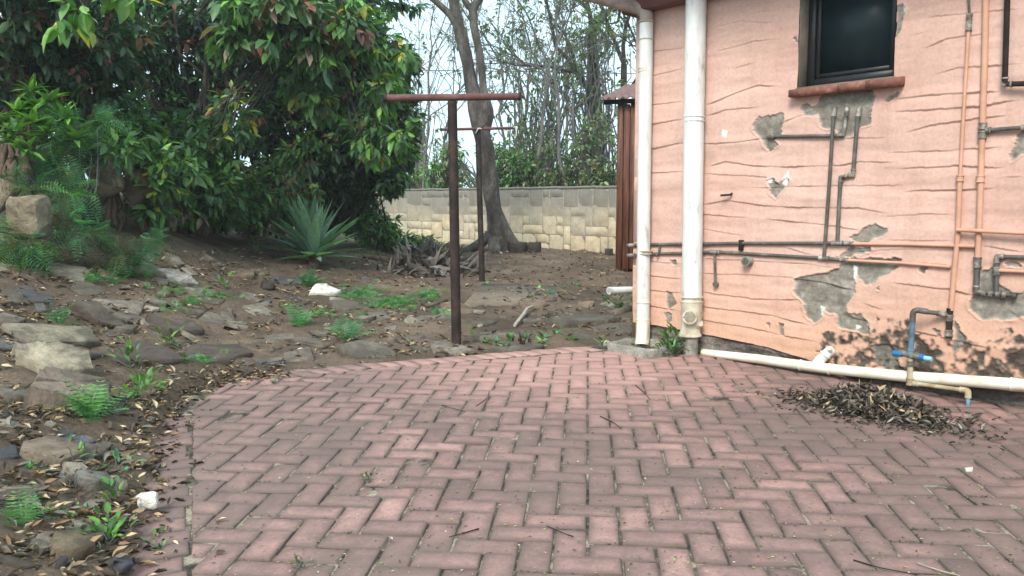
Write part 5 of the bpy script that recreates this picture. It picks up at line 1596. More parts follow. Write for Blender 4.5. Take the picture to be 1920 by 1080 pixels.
for c, r_, w_, h_ in blocks:
    sm = (c + w_ / 2) * U_
    if sm < 2.6: pass
    z0_ = wz0(sm) + r_ * .17; hh = h_ * .17
    mb = MB(); hw = w_ * U_ / 2
    # pillowed face
    V = []; m_ = 5
    for i_ in range(m_):
        for j_ in range(m_):
            a = -1 + 2 * i_ / (m_ - 1); b = -1 + 2 * j_ / (m_ - 1)
            o_ = .012 + .008 * (1 - max(abs(a), abs(b)) ** 4) + RNG.uniform(-.005, .005)
            V.append(bwp(sm + a * (hw - .006), z0_ + hh / 2 + b * (hh / 2 - .006), o_ - .016 * (max(abs(a), abs(b)) > .99)))
    Qd = [(i_ * m_ + j_, (i_ + 1) * m_ + j_, (i_ + 1) * m_ + j_ + 1, i_ * m_ + j_ + 1) for i_ in range(m_ - 1) for j_ in range(m_ - 1)]
    mb.add(V, [np.array(Qd)])
    o = smooth_angle(mb.build('stone_block', M['block'], bw), 60)
    cc = np.array(BC[RNG.integers(5)]) * RNG.uniform(.92, 1.08); o.color = (cc[0], cc[1], cc[2], 1); cnt += 1
print('wall blocks', cnt)
cop = MB()
for k_ in range(14):
    s0 = WL * k_ / 14; s1 = WL * (k_ + 1) / 14
    c = bwp((s0 + s1) / 2, wz0((s0 + s1) / 2) + 7 * .17 + .012, -.098)
    mb = MB(); mb.box(c, wdir, wnrm, (0, 0, 1), (s1 - s0) / 2 - .006, .112, .022, .010); o = mb.build('coping_stone', M['block'], bw); o.color = (.2, .19, .16, 1)

# -------- timber shed behind the house
sh0 = g(1156, 508); Ysh = sh0[1]
shed = empty('timber_shed', sh0, 'reddish brown timber shed with a corrugated roof behind the house corner', 'shed')
z0_ = sh0[2] + .02; ztop = at(1160, 196, Ysh)[2]
e1 = np.array([.94, -.34, 0]); e1 /= np.linalg.norm(e1); e2 = np.array([.34, .94, 0])
x0 = at(1155, 400, Ysh); x0[2] = 0
for k_ in range(9):
    c = x0 + e1 * (.045 + .088 * k_) + e2 * RNG.uniform(-.006, .006)
    mb = MB(); mb.box(c + np.array([0, 0, (z0_ + ztop) / 2 + RNG.uniform(-.01, .01)]), e1, e2, (0, 0, 1), .040, .012, (ztop - z0_) / 2, .004); mb.build('plank', M['plank'], shed)
mb = MB(); c = x0 + e1 * .42 + e2 * .7; mb.box(c + np.array([0, 0, (z0_ + ztop) / 2]), e1, e2, (0, 0, 1), .415, .67, (ztop - z0_) / 2 - .02); mb.build('shed_body', M['gap'], shed)
mb = MB(); c = x0 + e1 * .35 - e2 * .05; mb.box(c + np.array([0, 0, ztop + .03]), e1, e2, (0, 0, 1), .52, .015, .03); mb.build('eave_board', M['gap'], shed)
nx_, V = 72, []
for j_ in range(2):
    for i_ in range(nx_):
        s_ = -.19 + 1.3 * i_ / (nx_ - 1)
        q = x0 + e1 * s_ + e2 * (-.16 if j_ == 0 else 1.5)
        zz = ztop + .07 + .016 * math.sin(i_ * 1.25) + (.0 if j_ == 0 else .42) 
        V.append(np.array([q[0], q[1], zz]))
V += [v - np.array([0, 0, .014]) for v in V]
Qd = [(i_, i_ + 1, nx_ + i_ + 1, nx_ + i_) for i_ in range(nx_ - 1)] + [(2 * nx_ + i_, 3 * nx_ + i_, 3 * nx_ + i_ + 1, 2 * nx_ + i_ + 1) for i_ in range(nx_ - 1)] + [(i_, 2 * nx_ + i_, 2 * nx_ + i_ + 1, i_ + 1) for i_ in range(nx_ - 1)]
mb = MB(); mb.add(V, [np.array(Qd)]); smooth_angle(mb.build('roof_sheet', M['roof'], shed), 60)

# -------- the big twin-trunked tree
YT = 13.6
tb = g(925, 470)
k = YT / F
big = empty('big_tree', at(925, 470, YT), 'big grey twin-trunked tree with flared roots in front of the wall', 'tree')
def ptube(mb, pts, Yd, n=14, jit=.0):
    P_ = [at(u, v, Yd + dy) for u, v, w_, dy in pts]; R_ = [w_ * Yd / F / 2 for u, v, w_, dy in pts]
    # refine
    P_ = np.array(P_); R_ = np.array(R_); tt = np.linspace(0, len(P_) - 1, (len(P_) - 1) * 5 + 1)
    Pi = np.stack([np.interp(tt, np.arange(len(P_)), P_[:, c]) for c in range(3)], 1); Ri = np.interp(tt, np.arange(len(P_)), R_)
    for _ in range(3): Pi[1:-1] = (Pi[:-2] + 2 * Pi[1:-1] + Pi[2:]) / 4; Ri[1:-1] = (Ri[:-2] + 2 * Ri[1:-1] + Ri[2:]) / 4
    n0 = mb.n
    mb.tube(Pi, Ri, n, False)
    V = mb.v[-1]
    cen = np.repeat(Pi, n, 0)
    V += (V - cen) * (fbm(V[:, 0] * 5 + V[:, 1] * 3, V[:, 2] * 2.5, 3)[:, None] - .5) * .5
    return Pi
mb = MB()
A_tr = ptube(mb, [(946, 490, 50, 0), (940, 468, 38, 0), (932, 430, 33, 0), (922, 370, 30, 0), (913, 300, 30, 0), (903, 240, 32.7, 0), (893, 195, 31.0, 0), (883, 150, 24.9, 0), (874, 100, 24.1, 0), (860, 50, 21.5, 0), (849, 0, 18.1, 0), (846, -120, 15.5, .2), (855, -300, 12.0, .4)], YT, 18)
B_tr = ptube(mb, [(908, 270, 13.8, .0), (913, 225, 24.1, -.03), (912, 205, 25.8, -.03), (906, 165, 14.6, -.02), (901, 105, 14.6, .0), (889, 55, 14.6, .05), (886, 15, 16.3, .1), (903, -5, 12.9, .15), (940, -140, 10.3, .3)], YT, 14)
ptube(mb, [(887, 22, 12.0, .1), (868, -3, 9.5, .1), (855, -60, 7.7, .1)], YT, 10)
ptube(mb, [(860, 50, 15.5, 0), (842, 25, 13.8, -.05), (812, -2, 12.0, -.1), (760, -50, 9.5, -.3)], YT, 10)
ptube(mb, [(918, 330, 10.3, .0), (934, 400, 17.2, .0), (952, 445, 25.8, .0), (968, 468, 25.8, -.1), (985, 478, 17.2, -.15)], YT, 12)
ptube(mb, [(918, 440, 22.4, -.05), (895, 462, 20.6, -.12), (868, 472, 12.0, -.2), (850, 480, 6.9, -.2)], YT, 10)
ptube(mb, [(925, 450, 24.1, -.1), (928, 470, 25.8, -.25), (935, 485, 17.2, -.4)], YT, 10)
smooth_angle(mb.build('trunk', M['bark'], big), 70)

def grow(mb, p, d, length, r, depth, tips, spread=.6, up=.12, nseg=4, sides=5, kids=(2, 3)):
    P_ = [p]; 
    for i_ in range(nseg):
        d = unit(d + RNG.normal(0, .16, 3) + np.array([0, 0, up * .3]))
        P_.append(P_[-1] + d * length / nseg)
    mb.tube(P_, np.linspace(r, r * .55, nseg + 1), sides, False)
    if depth == 0:
        tips.append((P_[-1], d)); tips.append((P_[-2], d)); return
    for _ in range(RNG.integers(kids[0], kids[1] + 1)):
        s_ = RNG.integers(1, nseg + 1)
        nd_ = unit(d + rand_dirs(1)[0] * spread + np.array([0, 0, up]))
        grow(mb, P_[s_], nd_, length * RNG.uniform(.58, .85), r * .58, depth - 1, tips, spread, up, nseg, max(3, sides - 1), kids)

mb = MB(); tips = []
for P0, d0 in ((A_tr[-1], (0.1, 0, 1)), (B_tr[-1], (.5, 0, .8)), (A_tr[-4], (-.7, -.2, .6)), (B_tr[-6], (.8, -.1, .5))):
    grow(mb, np.asarray(P0), unit(np.array(d0, float)), 1.6, .07, 4, tips, .8, .1)
mb.build('branch', M['twig'], big, True)
tp_ = np.array([a for a, _ in tips]); td = np.array([b for _, b in tips])
sel = RNG.random(len(tp_)) < .6
leaf_object('crown', M['leaf'], big, [whorls(tp_[sel], td[sel], 4, .10, 1.0, LEAF, MID + DARK, None, .6)])
for u, v, w_, h_, lab in ((970, 464, 34, 20, 'low dark rounded stump against the big tree root'), (1003, 463, 24, 18, 'small dark round boulder right of the big tree'), (1141, 472, 20, 12, 'dark stone at the wall foot beside the shed')):
    Yq = YT - .2 if u < 1100 else 13.4
    c = at(u, v, Yq)
    me = slab_mesh(10, 300 + u, .1, .72)
    o = link('boulder', me, None, None); o.matrix_local = Matrix(((w_ * Yq / F / 2, 0, 0, c[0]), (0, w_ * Yq / F / 2, 0, c[1]), (0, 0, h_ * Yq / F / 2, c[2]), (0, 0, 0, 1))); o.color = (.045, .035, .03, 1)
    tag(o, lab, 'boulder')

# -------- trees and shrubs beyond the wall
def bgtree(u, v0, Yd, lean, L_, r, depth, dens, label, pal=MID + DARK, name='bare_tree', leaf=.10, kids=(2, 3), spread=.7, tr=None, per=5):
    base = at(u, 400, Yd); base[2] = float(terrain(base[0], base[1])) - .05
    t = empty(name, base, label, 'tree', 'trees beyond the boundary wall')
    mb = MB(); tips = []
    p1 = at(u + lean, v0, Yd)
    tt = np.linspace(0, 1, 8)[:, None]; P_ = base * (1 - tt) + p1 * tt; P_[1:-1] += RNG.normal(0, .06, (6, 3))
    mb.tube(P_, np.linspace(r * 1.25, r * .8, 8), 9, False)
    dirn = unit(p1 - base)
    for q_ in (P_[-1], P_[-1], P_[-2], P_[-3]):
        grow(mb, q_, unit(dirn + rand_dirs(1)[0] * .6), L_, r * .6, depth, tips, spread, .1, kids=kids)
    smooth_angle(mb.build('trunk', M['twig'] if tr is None else M[tr], t), 70)
    tp_ = np.array([a for a, _ in tips]); td = np.array([b for _, b in tips])
    sel = RNG.random(len(tp_)) < dens
    if sel.sum() > 3: leaf_object('crown', M['leaf'], t, [whorls(tp_[sel], td[sel], per, leaf, 1.0, LEAF if leaf > .08 else SMALL, pal, None, .5)])
    return t
OLIVE = [(0.11, 0.14, 0.065), (0.08, 0.12, 0.055), (0.16, 0.19, 0.08), (0.15, 0.12, 0.08), (0.13, 0.21, 0.08)]
bgtree(1135, 60, 19, -25, 1.7, .13, 4, 0.6, 'tall tree with a slanting trunk just left of the shed roof', OLIVE, 'leafy_tree', .10, tr='darkbark')
bgtree(1185, 120, 20.5, -15, 1.7, .10, 4, 0.6, 'dark leafy tree partly hidden by the house corner', OLIVE + DARK, 'leafy_tree', .10, tr='darkbark')
bgtree(1020, 190, 21, 20, 1.7, 0.042, 4, 0.57, 'thin twiggy tree beyond the wall, midway to the shed', OLIVE, 'twiggy_tree', .09)
bgtree(1090, 230, 18, -15, 1.4, 0.036, 4, 0.6, 'small olive-leaved tree behind the wall near the shed', OLIVE, 'twiggy_tree', .09)
bgtree(960, 150, 23, 30, 1.8, 0.042, 4, 0.34, 'slender almost bare tree right of the big trunk', OLIVE, 'bare_tree', .08)
bgtree(800, 200, 22, -20, 1.9, 0.036, 4, 0.12, 'pale bare tree seen between the bank and the big trunk', OLIVE, 'bare_tree', .08)
bgtree(760, 160, 25, 25, 2.1, 0.036, 4, 0.1, 'bare twiggy tree beside the dark evergreen', OLIVE, 'bare_tree', .08)
bgtree(835, 240, 19, 6, 1.5, 0.030, 4, 0.16, 'bare sapling behind the nearer clothes pole', OLIVE, 'bare_tree', .08)
bgtree(720, 240, 27, 10, 2.2, 0.042, 4, 0.25, 'far bare tree half hidden by the broadleaf tree', OLIVE, 'bare_tree', .09)
bgtree(1060, 80, 26, 5, 2.3, 0.048, 4, 0.48, 'high wispy tree over the middle of the wall', OLIVE, 'twiggy_tree', .10)
bgtree(990, 120, 17.5, 40, 1.6, 0.036, 4, 0.6, 'twiggy tree whose fine crown spreads over the wall centre', OLIVE, 'twiggy_tree', .085)
bgtree(1060, 150, 16.8, -20, 1.5, 0.036, 4, 0.6, 'olive tree leaning left in front of the shed roof', OLIVE, 'twiggy_tree', .09)
bgtree(780, 90, 20, 30, 1.7, 0.030, 5, 0.13, 'finely branched bare tree behind the nearer crossbar', OLIVE, 'bare_tree', .08)
bgtree(930, 120, 19, 10, 1.7, 0.033, 5, 0.29, 'finely branched tree close behind the twin trunks', OLIVE, 'bare_tree', .08)
bgtree(910, 60, 29, -20, 2.5, 0.048, 4, 0.2, 'distant bare tree behind the big trunk', OLIVE, 'bare_tree', .10)
PALEG = [(0.17, 0.24, 0.11), (0.22, 0.29, 0.14), (0.13, 0.20, 0.09), (0.24, 0.24, 0.15)]
def bgshrub(label, blobs, pal, leaf=.10, base=None):
    b0 = at(blobs[0][0], 400, blobs[0][2]); b0[2] = float(terrain(b0[0], b0[1]))
    return shrub('leafy_shrub', label, 'shrub', b0, blobs, leaf, pal, None, per=5, stem_r=.03, group='shrubs beyond the wall', shell=.2)
bgshrub('bright green shrub behind the wall left of the big trunk', [(830, 335, 18.5, 40, 45, .6, 130), (850, 290, 18.5, 25, 35, .5, 50)], BRIGHT + PALEG, .12)
bgshrub('round green shrub behind the wall right of the big trunk', [(970, 325, 17.5, 55, 40, .7, 240), (935, 290, 17.6, 30, 25, .5, 60)], MID + BRIGHT + PALEG, .12)
bgshrub('green shrub over the middle of the boundary wall', [(1040, 340, 17.0, 50, 30, .6, 120), (1080, 300, 17.2, 45, 40, .6, 110)], PALEG + OLIVE + MID[:2], .11)
bgshrub('olive shrub beside the shed behind the wall', [(1125, 330, 15.8, 40, 45, .5, 130), (1110, 250, 16.2, 35, 50, .5, 90)], PALEG + OLIVE + MID[:2], .10)
bgshrub('yellow green bush behind the left end of the wall', [(765, 345, 21, 50, 35, .7, 130)], BRIGHT + OLIVE, .12)
PALEG = [(0.17, 0.24, 0.11), (0.22, 0.29, 0.14), (0.13, 0.20, 0.09), (0.24, 0.24, 0.15)]
for lab, bl in (('loose pale green tree crown over the middle of the wall', [(1000, 200, 21, 70, 70, 1.0, 90), (1060, 110, 21.5, 70, 70, 1.0, 90), (960, 100, 22, 50, 60, .9, 50)]),
                ('loose pale green tree crown left of the shed roof', [(1120, 60, 18.5, 70, 60, .9, 90), (1100, 170, 18.5, 60, 60, .8, 80), (1150, 250, 18.0, 50, 60, .7, 60)]),
                ('wispy pale tree crown behind the nearer clothes pole', [(790, 250, 24, 60, 60, 1.0, 40), (760, 130, 25, 50, 80, 1.0, 20)]),
                ('pale green tree crown low behind the big trunk', [(960, 270, 20, 70, 50, .8, 90), (1040, 280, 19.5, 60, 45, .8, 80), (840, 300, 20, 40, 40, .7, 45)])):
    b0 = at(bl[0][0], 400, bl[0][2]); b0[2] = float(terrain(b0[0], b0[1]))
    shrub('leafy_tree', lab, 'tree', b0, bl, .12, PALEG + OLIVE, None, per=5, stem_r=.035, group='trees beyond the boundary wall', shell=.05, bark='twig')
far_b = []
for k_ in range(60):
    Yd = RNG.uniform(34, 55); u = RNG.uniform(500, 1300)
    c = at(u, 400, Yd); tips, d = blob_tips(c + np.array([0, 0, RNG.uniform(0, .9)]), (2.2, 1.5, RNG.uniform(.8, 2.2)), 70, .2)
    far_b.append(whorls(tips, d, 4, .34, 1.0, SMALL, OLIVE + MID, None, .4))
o = leaf_object('far_treeline', M['leaf'], None, far_b); tag(o, 'distant hazy line of trees beyond the boundary wall', 'treeline', kind='stuff')

# green plants at the wall foot and around
bsh = g(745, 462)
shrub('leafy_shrub', 'bright green shrub growing at the left end of the boundary wall', 'shrub', bsh, [(700, 420, 13.0, 45, 38, .4, 110), (750, 448, 13.2, 50, 18, .35, 90), (665, 405, 12.6, 35, 45, .35, 80), (795, 455, 13.4, 25, 12, .25, 30)], .11, BRIGHT + MID, None, per=5, stem_r=.015)

# -------- weeds
def weed(u, v, L_, n, label, pal=BRIGHT, kind='leaf', name='weed', grp=None, p=None):
    p = g(u, v) if p is None else np.array(p, float)
    if inside(OUTER, np.array(p[0]), np.array(p[1])): p[2] = float(plane_z(p[1])) - .005
    t = empty(name, p, label, 'weed', grp)
    az = RNG.random(n) * 6.283; el = np.radians(RNG.uniform(15, 75, n))
    D_ = np.stack([np.cos(az) * np.cos(el), np.sin(az) * np.cos(el), np.sin(el)], 1)
    if kind == 'frond':
        leaf_object('foliage', M['leaf'], t, [scatter_mesh('', FROND, p + D_ * .01, D_, np.tile((0, 0, 1.), (n, 1)), L_ * RNG.uniform(.6, 1.1, n), 1.0, colours(n, pal))])
    else:
        hts = RNG.random((n, 1)) * L_
        leaf_object('foliage', M['leaf'], t, [scatter_mesh('', LEAF if L_ > .07 else SMALL, p + D_ * hts + np.array([0, 0, .01]), unit(D_ + rand_dirs(n) * .5), np.tile((0, 0, 1.), (n, 1)), L_ * .5 * RNG.uniform(.6, 1.2, n), 1.0, colours(n, pal))])
        mb = MB()
        for q in D_[:6]: mb.tube([p, p + q * L_ * .8], [.003, .0015], 4, False)
        mb.build('stem', M['twig'], t)
    return t
FERN = [(0.07, 0.22, 0.10), (0.10, 0.28, 0.12), (0.05, 0.16, 0.08), (0.15, 0.33, 0.10)]
weed(170, 790, .17, 30, 'feathery fern-like weed over the big grey brown boulder', FERN, 'frond')
weed(265, 745, .12, 44, 'bright green bushy weed beside the paving corner', BRIGHT)
weed(205, 1020, .085, 30, 'green weed with rounded leaves at the lower left border', BRIGHT)
weed(45, 990, .10, 18, 'small feathery weed at the lower left picture edge', FERN, 'frond')
weed(300, 1020, .05, 9, 'tiny seedling on the lower left edge of the paving', BRIGHT)
weed(650, 640, .20, 18, 'feathery tuft among the flat stones left of the front pole', FERN, 'frond')
weed(563, 612, .20, 16, 'feathery tuft on the stones below the agave', FERN, 'frond')
weed(318, 648, .15, 18, 'small weed between the two flat dark slabs', BRIGHT)
weed(112, 612, .16, 10, 'small weed beside the tilted slate', FERN, 'frond')
weed(422, 545, .16, 12, 'upright pale green seedling on the stony slope', BRIGHT)
weed(480, 478, .24, 12, 'grassy seedling left of the agave', BRIGHT)
weed(575, 538, .20, 26, 'leafy weed below the agave beside the white rock', FERN, 'frond')
weed(1285, 640, .16, 46, 'dark green weed growing between the gully box and the soil pipe', BRIGHT + MID, p=(C0 + WD * .42 + WN * .13 + np.array([0, 0, .17])))
weed(1275, 662, .11, 40, 'mossy weed at the foot of the soil pipe', MID + BRIGHT[:1], p=(C0 + WD * .50 + WN * .24 + np.array([0, 0, .155])))
weed(1128, 652, .08, 12, 'tiny weed at the far corner of the paving', BRIGHT)
weed(1160, 585, .18, 26, 'dark weed on the stones left of the downpipe', MID)
weed(245, 690, .13, 16, 'small round-leaved weed above the bushy weed', MID + BRIGHT)
weed(140, 875, .08, 14, 'low seedlings on the flat tan slab', BRIGHT)
weed(215, 895, .08, 14, 'seedling between the tan slab and the border', FERN)
weed(210, 945, .09, 14, 'seedling beside the small white rock', BRIGHT)
weed(690, 905, .032, 30, 'grassy tuft growing in a paving joint', MID)
weed(560, 1062, .03, 26, 'dark moss tuft in the paving near the bottom edge', OLIVE)
weed(515, 718, .045, 14, 'grass tuft on the far left of the paving', OLIVE)
# creeping ground cover: uncounted
bs = []
for u0, v0, ru, rv, n in ((680, 555, 45, 18, 60), (740, 570, 50, 12, 60), (800, 555, 30, 10, 34), (830, 590, 20, 6, 12), (350, 575, 30, 10, 14), (180, 525, 40, 10, 24), (390, 560, 40, 8, 16), (30, 470, 40, 16, 30), (250, 520, 60, 10, 14), (370, 680, 40, 8, 8), (1000, 640, 120, 12, 12), (700, 480, 40, 8, 16), (1010, 545, 80, 20, 8), (60, 880, 60, 50, 18), (150, 960, 90, 70, 26), (600, 590, 60, 10, 12), (330, 550, 60, 14, 14)):
    for k_ in range(n):
        u, v = u0 + RNG.normal(0, ru * .5), v0 + RNG.normal(0, rv * .5)
        if v < 440: continue
        p = g(u, v)
        if inside(OUTER, np.array(p[0]), np.array(p[1])): continue
        m_ = 6; az = RNG.random(m_) * 6.283; el = np.radians(RNG.uniform(10, 60, m_))
        D_ = np.stack([np.cos(az) * np.cos(el), np.sin(az) * np.cos(el), np.sin(el)], 1)
        bs.append(scatter_mesh('', FROND if u < 900 and v < 700 else SMALL, np.tile(p, (m_, 1)), D_, np.tile((0, 0, 1.), (m_, 1)), (.10 if v < 700 else .035) * RNG.uniform(.4, .9, m_), 1.0, colours(m_, FERN + BRIGHT[:2])))
o = leaf_object('ground_cover', M['leaf'], None, bs); tag(o, 'creeping green ground cover scattered over the stony yard', 'ground cover', kind='stuff')

# -------- leaf litter on the earth
DRY = [(0.22, 0.13, 0.075), (0.30, 0.20, 0.12), (0.13, 0.085, 0.055), (0.40, 0.29, 0.18), (0.10, 0.07, 0.05), (0.48, 0.38, 0.26)]
P_, L_ = [], []
while len(P_) < 6500:
    u, v = RNG.uniform(-30, 1200), 455 + 640 * RNG.random() ** 1.3
    if v > 740 and u > 330: continue
    if v < 470: continue
    p = pave(u, v)
    if vnoise(p[0] * 3.1 + 60, p[1] * 3.1 + 60) * .6 + vnoise(p[0] * 9 + 60, p[1] * 9 + 60) * .4 < RNG.uniform(.3, .75): continue
    P_.append((u, v))
pts = []
for u, v in P_:
    r = ray(u, v)
    pts.append(r)
# march all rays together
R_ = np.array(pts); s_ = np.linspace(1.2, 16, 900)
best = np.zeros(len(R_))
hit = np.zeros(len(R_), bool)
for sv in s_:
    q = CAM + R_ * sv
    h = q[:, 2] - terrain(q[:, 0], q[:, 1])
    new = (~hit) & (h < 0); best[new] = sv; hit |= new
q = (CAM + R_ * best[:, None])[hit]
ok = ~inside(OUTER, q[:, 0], q[:, 1]); q = q[ok]
q[:, 2] = terrain_rough(q[:, 0], q[:, 1]) + .008
n = len(q); az = RNG.random(n) * 6.283
D_ = np.stack([np.cos(az), np.sin(az), RNG.normal(0, .25, n)], 1)
o = leaf_object('fallen_leaves', M['dry'], None, [scatter_mesh('', CURL, q, D_, np.tile((0, 0, 1.), (n, 1)) + RNG.normal(0, .4, (n, 3)), RNG.uniform(.012, .055, n) * (1 + q[:, 1] * .05), RNG.uniform(.12, 1.1, n), colours(n, DRY + [(0.16, 0.13, 0.10), (0.09, 0.07, 0.055), (0.2, 0.18, 0.15)]))])
tag(o, 'dry brown leaves fallen over the stony bank and yard', 'fallen leaves', kind='stuff')
# narrow strip of soil crumbs and leaves along the left border and on the missing corner
n = 900
tt = RNG.random(n); b0 = np.array([pave(240, 1075)[:2], pave(275, 880)[:2], pave(300, 790)[:2], pave(340, 738)[:2], pave(430, 712)[:2], pave(520, 700)[:2]])
idx = np.minimum((tt * 5).astype(int), 4); fr = tt * 5 - idx
bb = b0[idx] * (1 - fr[:, None]) + b0[idx + 1] * fr[:, None] + RNG.normal(0, .07, (n, 2))
q = np.c_[bb, np.maximum(plane_z(bb[:, 1]) + .004, np.where(inside(OUTER, bb[:, 0], bb[:, 1]), -9, terrain(bb[:, 0], bb[:, 1])))]
az = RNG.random(n) * 6.283; D_ = np.stack([np.cos(az), np.sin(az), RNG.normal(0, .2, n)], 1)
o = leaf_object('border_litter', M['dry'], None, [scatter_mesh('', CURL, q, D_, np.tile((0, 0, 1.), (n, 1)) + RNG.normal(0, .4, (n, 3)), RNG.uniform(.008, .05, n), RNG.uniform(.4, 1.1, n), colours(n, DRY + [(0.05, 0.035, 0.025)] * 4))])
tag(o, 'crumbs of soil and dead leaves along the left brick border', 'leaf litter', kind='stuff')
# specks and twigs on the paving
n = 2600
uv = np.c_[RNG.uniform(300, 1920, n), 670 + 410 * RNG.random(n)]
q = np.array([pave(u, v) for u, v in uv]); ok = inside(FIELD, q[:, 0], q[:, 1]); q = q[ok]; n = len(q); q[:, 2] += .003
az = RNG.random(n) * 6.283; D_ = np.stack([np.cos(az), np.sin(az), RNG.normal(0, .1, n)], 1)
ds = [scatter_mesh('', SMALL, q, D_, np.tile((0, 0, 1.), (n, 1)) + RNG.normal(0, .2, (n, 3)), RNG.uniform(.004, .016, n), RNG.uniform(.3, 1.0, n), colours(n, [(0.06, 0.045, 0.035), (0.10, 0.08, 0.06), (0.30, 0.30, 0.08), (0.45, 0.40, 0.30), (0.05, 0.04, 0.03), (0.18, 0.26, 0.06)]))]
o = leaf_object('paving_crumbs', M['dry'], None, ds); tag(o, 'specks of dirt and tiny leaves strewn over the paving', 'debris', kind='stuff')
# moss in the joints
mq, mc = [], []
for bi, (r, c, ax, ay, full) in enumerate(bricks):
    if random.random() < .45:
        e0, e1_ = r[0], r[3] if len(r) > 3 else r[-1]
        for _ in range(random.randint(3, 14)):
            s_ = random.random(); p = e0 * (1 - s_) + e1_ * s_ - ax * .003
            mq.append((p[0] + random.gauss(0, .002), p[1] + random.gauss(0, .002), float(plane_z(p[1])) - .002))
mq = np.array(mq); n = len(mq)
az = RNG.random(n) * 6.283; D_ = np.stack([np.cos(az), np.sin(az), RNG.uniform(.1, .8, n)], 1)
o = leaf_object('joint_moss', M['dry'], None, [scatter_mesh('', SMALL, mq, D_, rand_dirs(n), RNG.uniform(.004, .011, n), 1.0, colours(n, [(0.05, 0.06, 0.025), (0.07, 0.06, 0.04), (0.035, 0.03, 0.022), (0.25, 0.21, 0.15), (0.08, 0.10, 0.03)]))])
tag(o, 'moss and grit in the joints of the paving', 'moss', kind='stuff')
# twigs
for k_, (u, v, du, dv, lab) in enumerate(((905, 750, 12, -14, 'dark curled twig on the paving left of centre'), (1145, 795, 20, 12, 'thin dark twig on the middle of the paving'), (850, 768, 22, 6, 'thin dark twig left of the curled twig'), (1050, 1000, -25, -10, 'curved grassy twig near the bottom of the paving'), (1205, 738, 14, 14, 'short dark twig below the gully box'), (870, 1003, -28, 8, 'straight twig on the paving at bottom centre'), (1660, 1068, 60, 14, 'long curved twig at the bottom right'), (1760, 1072, 40, 12, 'pale split twig at the bottom right corner'))):
    a, b = pave(u - du, v - dv), pave(u + du, v + dv); m_ = (a + b) / 2 + np.array([RNG.normal(0, .015), RNG.normal(0, .015), 0])
    mb = MB(); mb.tube(np.array(bend([a, m_, b], .05)) + np.array([0, 0, .007]), [.0022] * 3 + [.0016] * 4, 5); o = mb.build('twig', M['deadwood'] if 'pale' in lab else M['gap']); tag(o, lab, 'twig')
p = pave(1817, 883); 
o = place_stone(p + np.array([0, 0, .006]), .022, .012, .006, .3, (.85, .85, .85), (0, 0), None, slab_mesh(6, 77, .3, .6, 2, 'quartz'), 0, 'plaster_flake'); tag(o, 'tiny white plaster flake on the right of the paving', 'flake')
# weed stalks beside the paving top edge
mb = MB()
for k_ in range(14):
    p = g(985 + RNG.uniform(-16, 16), 652); q = p + np.array([RNG.normal(0, .03), RNG.normal(0, .03), RNG.uniform(.06, .13)])
    mb.tube([p, (p + q) / 2 + RNG.normal(0, .01, 3), q], [.003, .002, .001], 4, False)
o = mb.build('dry_stalks', M['gap']); tag(o, 'small tuft of dry dark stalks at the far paving edge', 'stalks')

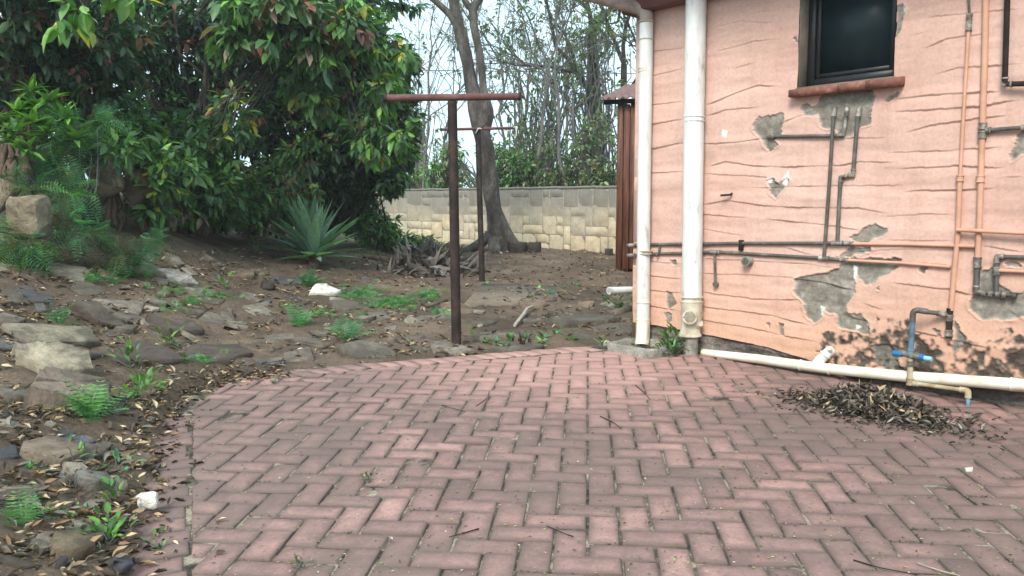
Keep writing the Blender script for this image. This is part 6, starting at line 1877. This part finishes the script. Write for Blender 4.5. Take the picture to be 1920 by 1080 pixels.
# -------- swept pile of dry leaves against the wall
n = 2600
cu = RNG.normal(0, 1, n); cv = RNG.normal(0, 1, n)
ctr = pave(1638, 772); 
lp = ctr[None, :2] + WD[None, :2] * (cu * .16)[:, None] + WN[None, :2] * (cv * .085 + .0)[:, None]
hh = .105 * np.exp(-(cu / 1.5) ** 4 - (cv / 1.5) ** 2)
q = np.c_[lp, plane_z(lp[:, 1]) + .005 + hh * RNG.random(n) ** .5]
dw = (q - C0) @ WN; q[:, :2] += np.maximum(0, .05 - dw)[:, None] * WN[None, :2]
D_ = rand_dirs(n) * np.array([1, 1, .6])
lb = [scatter_mesh('', CURL, q, D_, rand_dirs(n) + np.array([0, 0, .7]), RNG.uniform(.015, .062, n), RNG.uniform(.2, 1.1, n), colours(n, [(0.095, 0.075, 0.06), (0.15, 0.12, 0.095), (0.055, 0.043, 0.035), (0.22, 0.175, 0.135), (0.44, 0.34, 0.21), (0.29, 0.27, 0.25)], .35, [.27, .25, .22, .15, .05, .06]))]
n2 = 1500
cu = RNG.normal(0, 1, n2); cv = RNG.normal(0, 1, n2)
lp = ctr[None, :2] + WD[None, :2] * (cu * .23)[:, None] + WN[None, :2] * (cv * .13)[:, None]
q = np.c_[lp, plane_z(lp[:, 1]) + .004]; dw = (q - C0) @ WN; q[:, :2] += np.maximum(0, .04 - dw)[:, None] * WN[None, :2]
az = RNG.random(n2) * 6.283; D_ = np.stack([np.cos(az), np.sin(az), RNG.normal(0, .2, n2)], 1)
lb.append(scatter_mesh('', CURL, q, D_, np.tile((0, 0, 1.), (n2, 1)), RNG.uniform(.006, .03, n2), .8, colours(n2, [(0.05, 0.037, 0.028), (0.09, 0.065, 0.048)])))
o = leaf_object('leaf_pile', M['dry'], None, lb); tag(o, 'swept pile of dry brown leaves under the garden tap', 'leaf pile', kind='stuff')

# overhead cable
mb = MB(); mb.tube([at(500, 128, 24), at(960, 134, 24), at(1400, 142, 24)], .012, 5, False); o = mb.build('overhead_cable', M['cable']); tag(o, 'thin overhead cable crossing the sky behind the big tree', 'cable')

# -------- moist hazy air
mb = MB(); mb.box((0, 27, 4.9), (1, 0, 0), (0, 1, 0), (0, 0, 1), 34, 34, 7.4)
hz = mb.build('haze', None)
m = bpy.data.materials.new('haze_air'); m.use_nodes = True; nt = m.node_tree; nt.nodes.clear()
o_ = nt.nodes.new('ShaderNodeOutputMaterial'); pvn = nt.nodes.new('ShaderNodeVolumePrincipled')
pvn.inputs['Color'].default_value = (0.985, 0.995, 1.0, 1); pvn.inputs['Density'].default_value = HAZE; pvn.inputs['Anisotropy'].default_value = 0.2
nt.links.new(pvn.outputs[0], o_.inputs['Volume']); hz.data.materials.append(m)
hz['kind'] = 'stuff'; hz['label'] = 'thin pale haze filling the air of the yard'
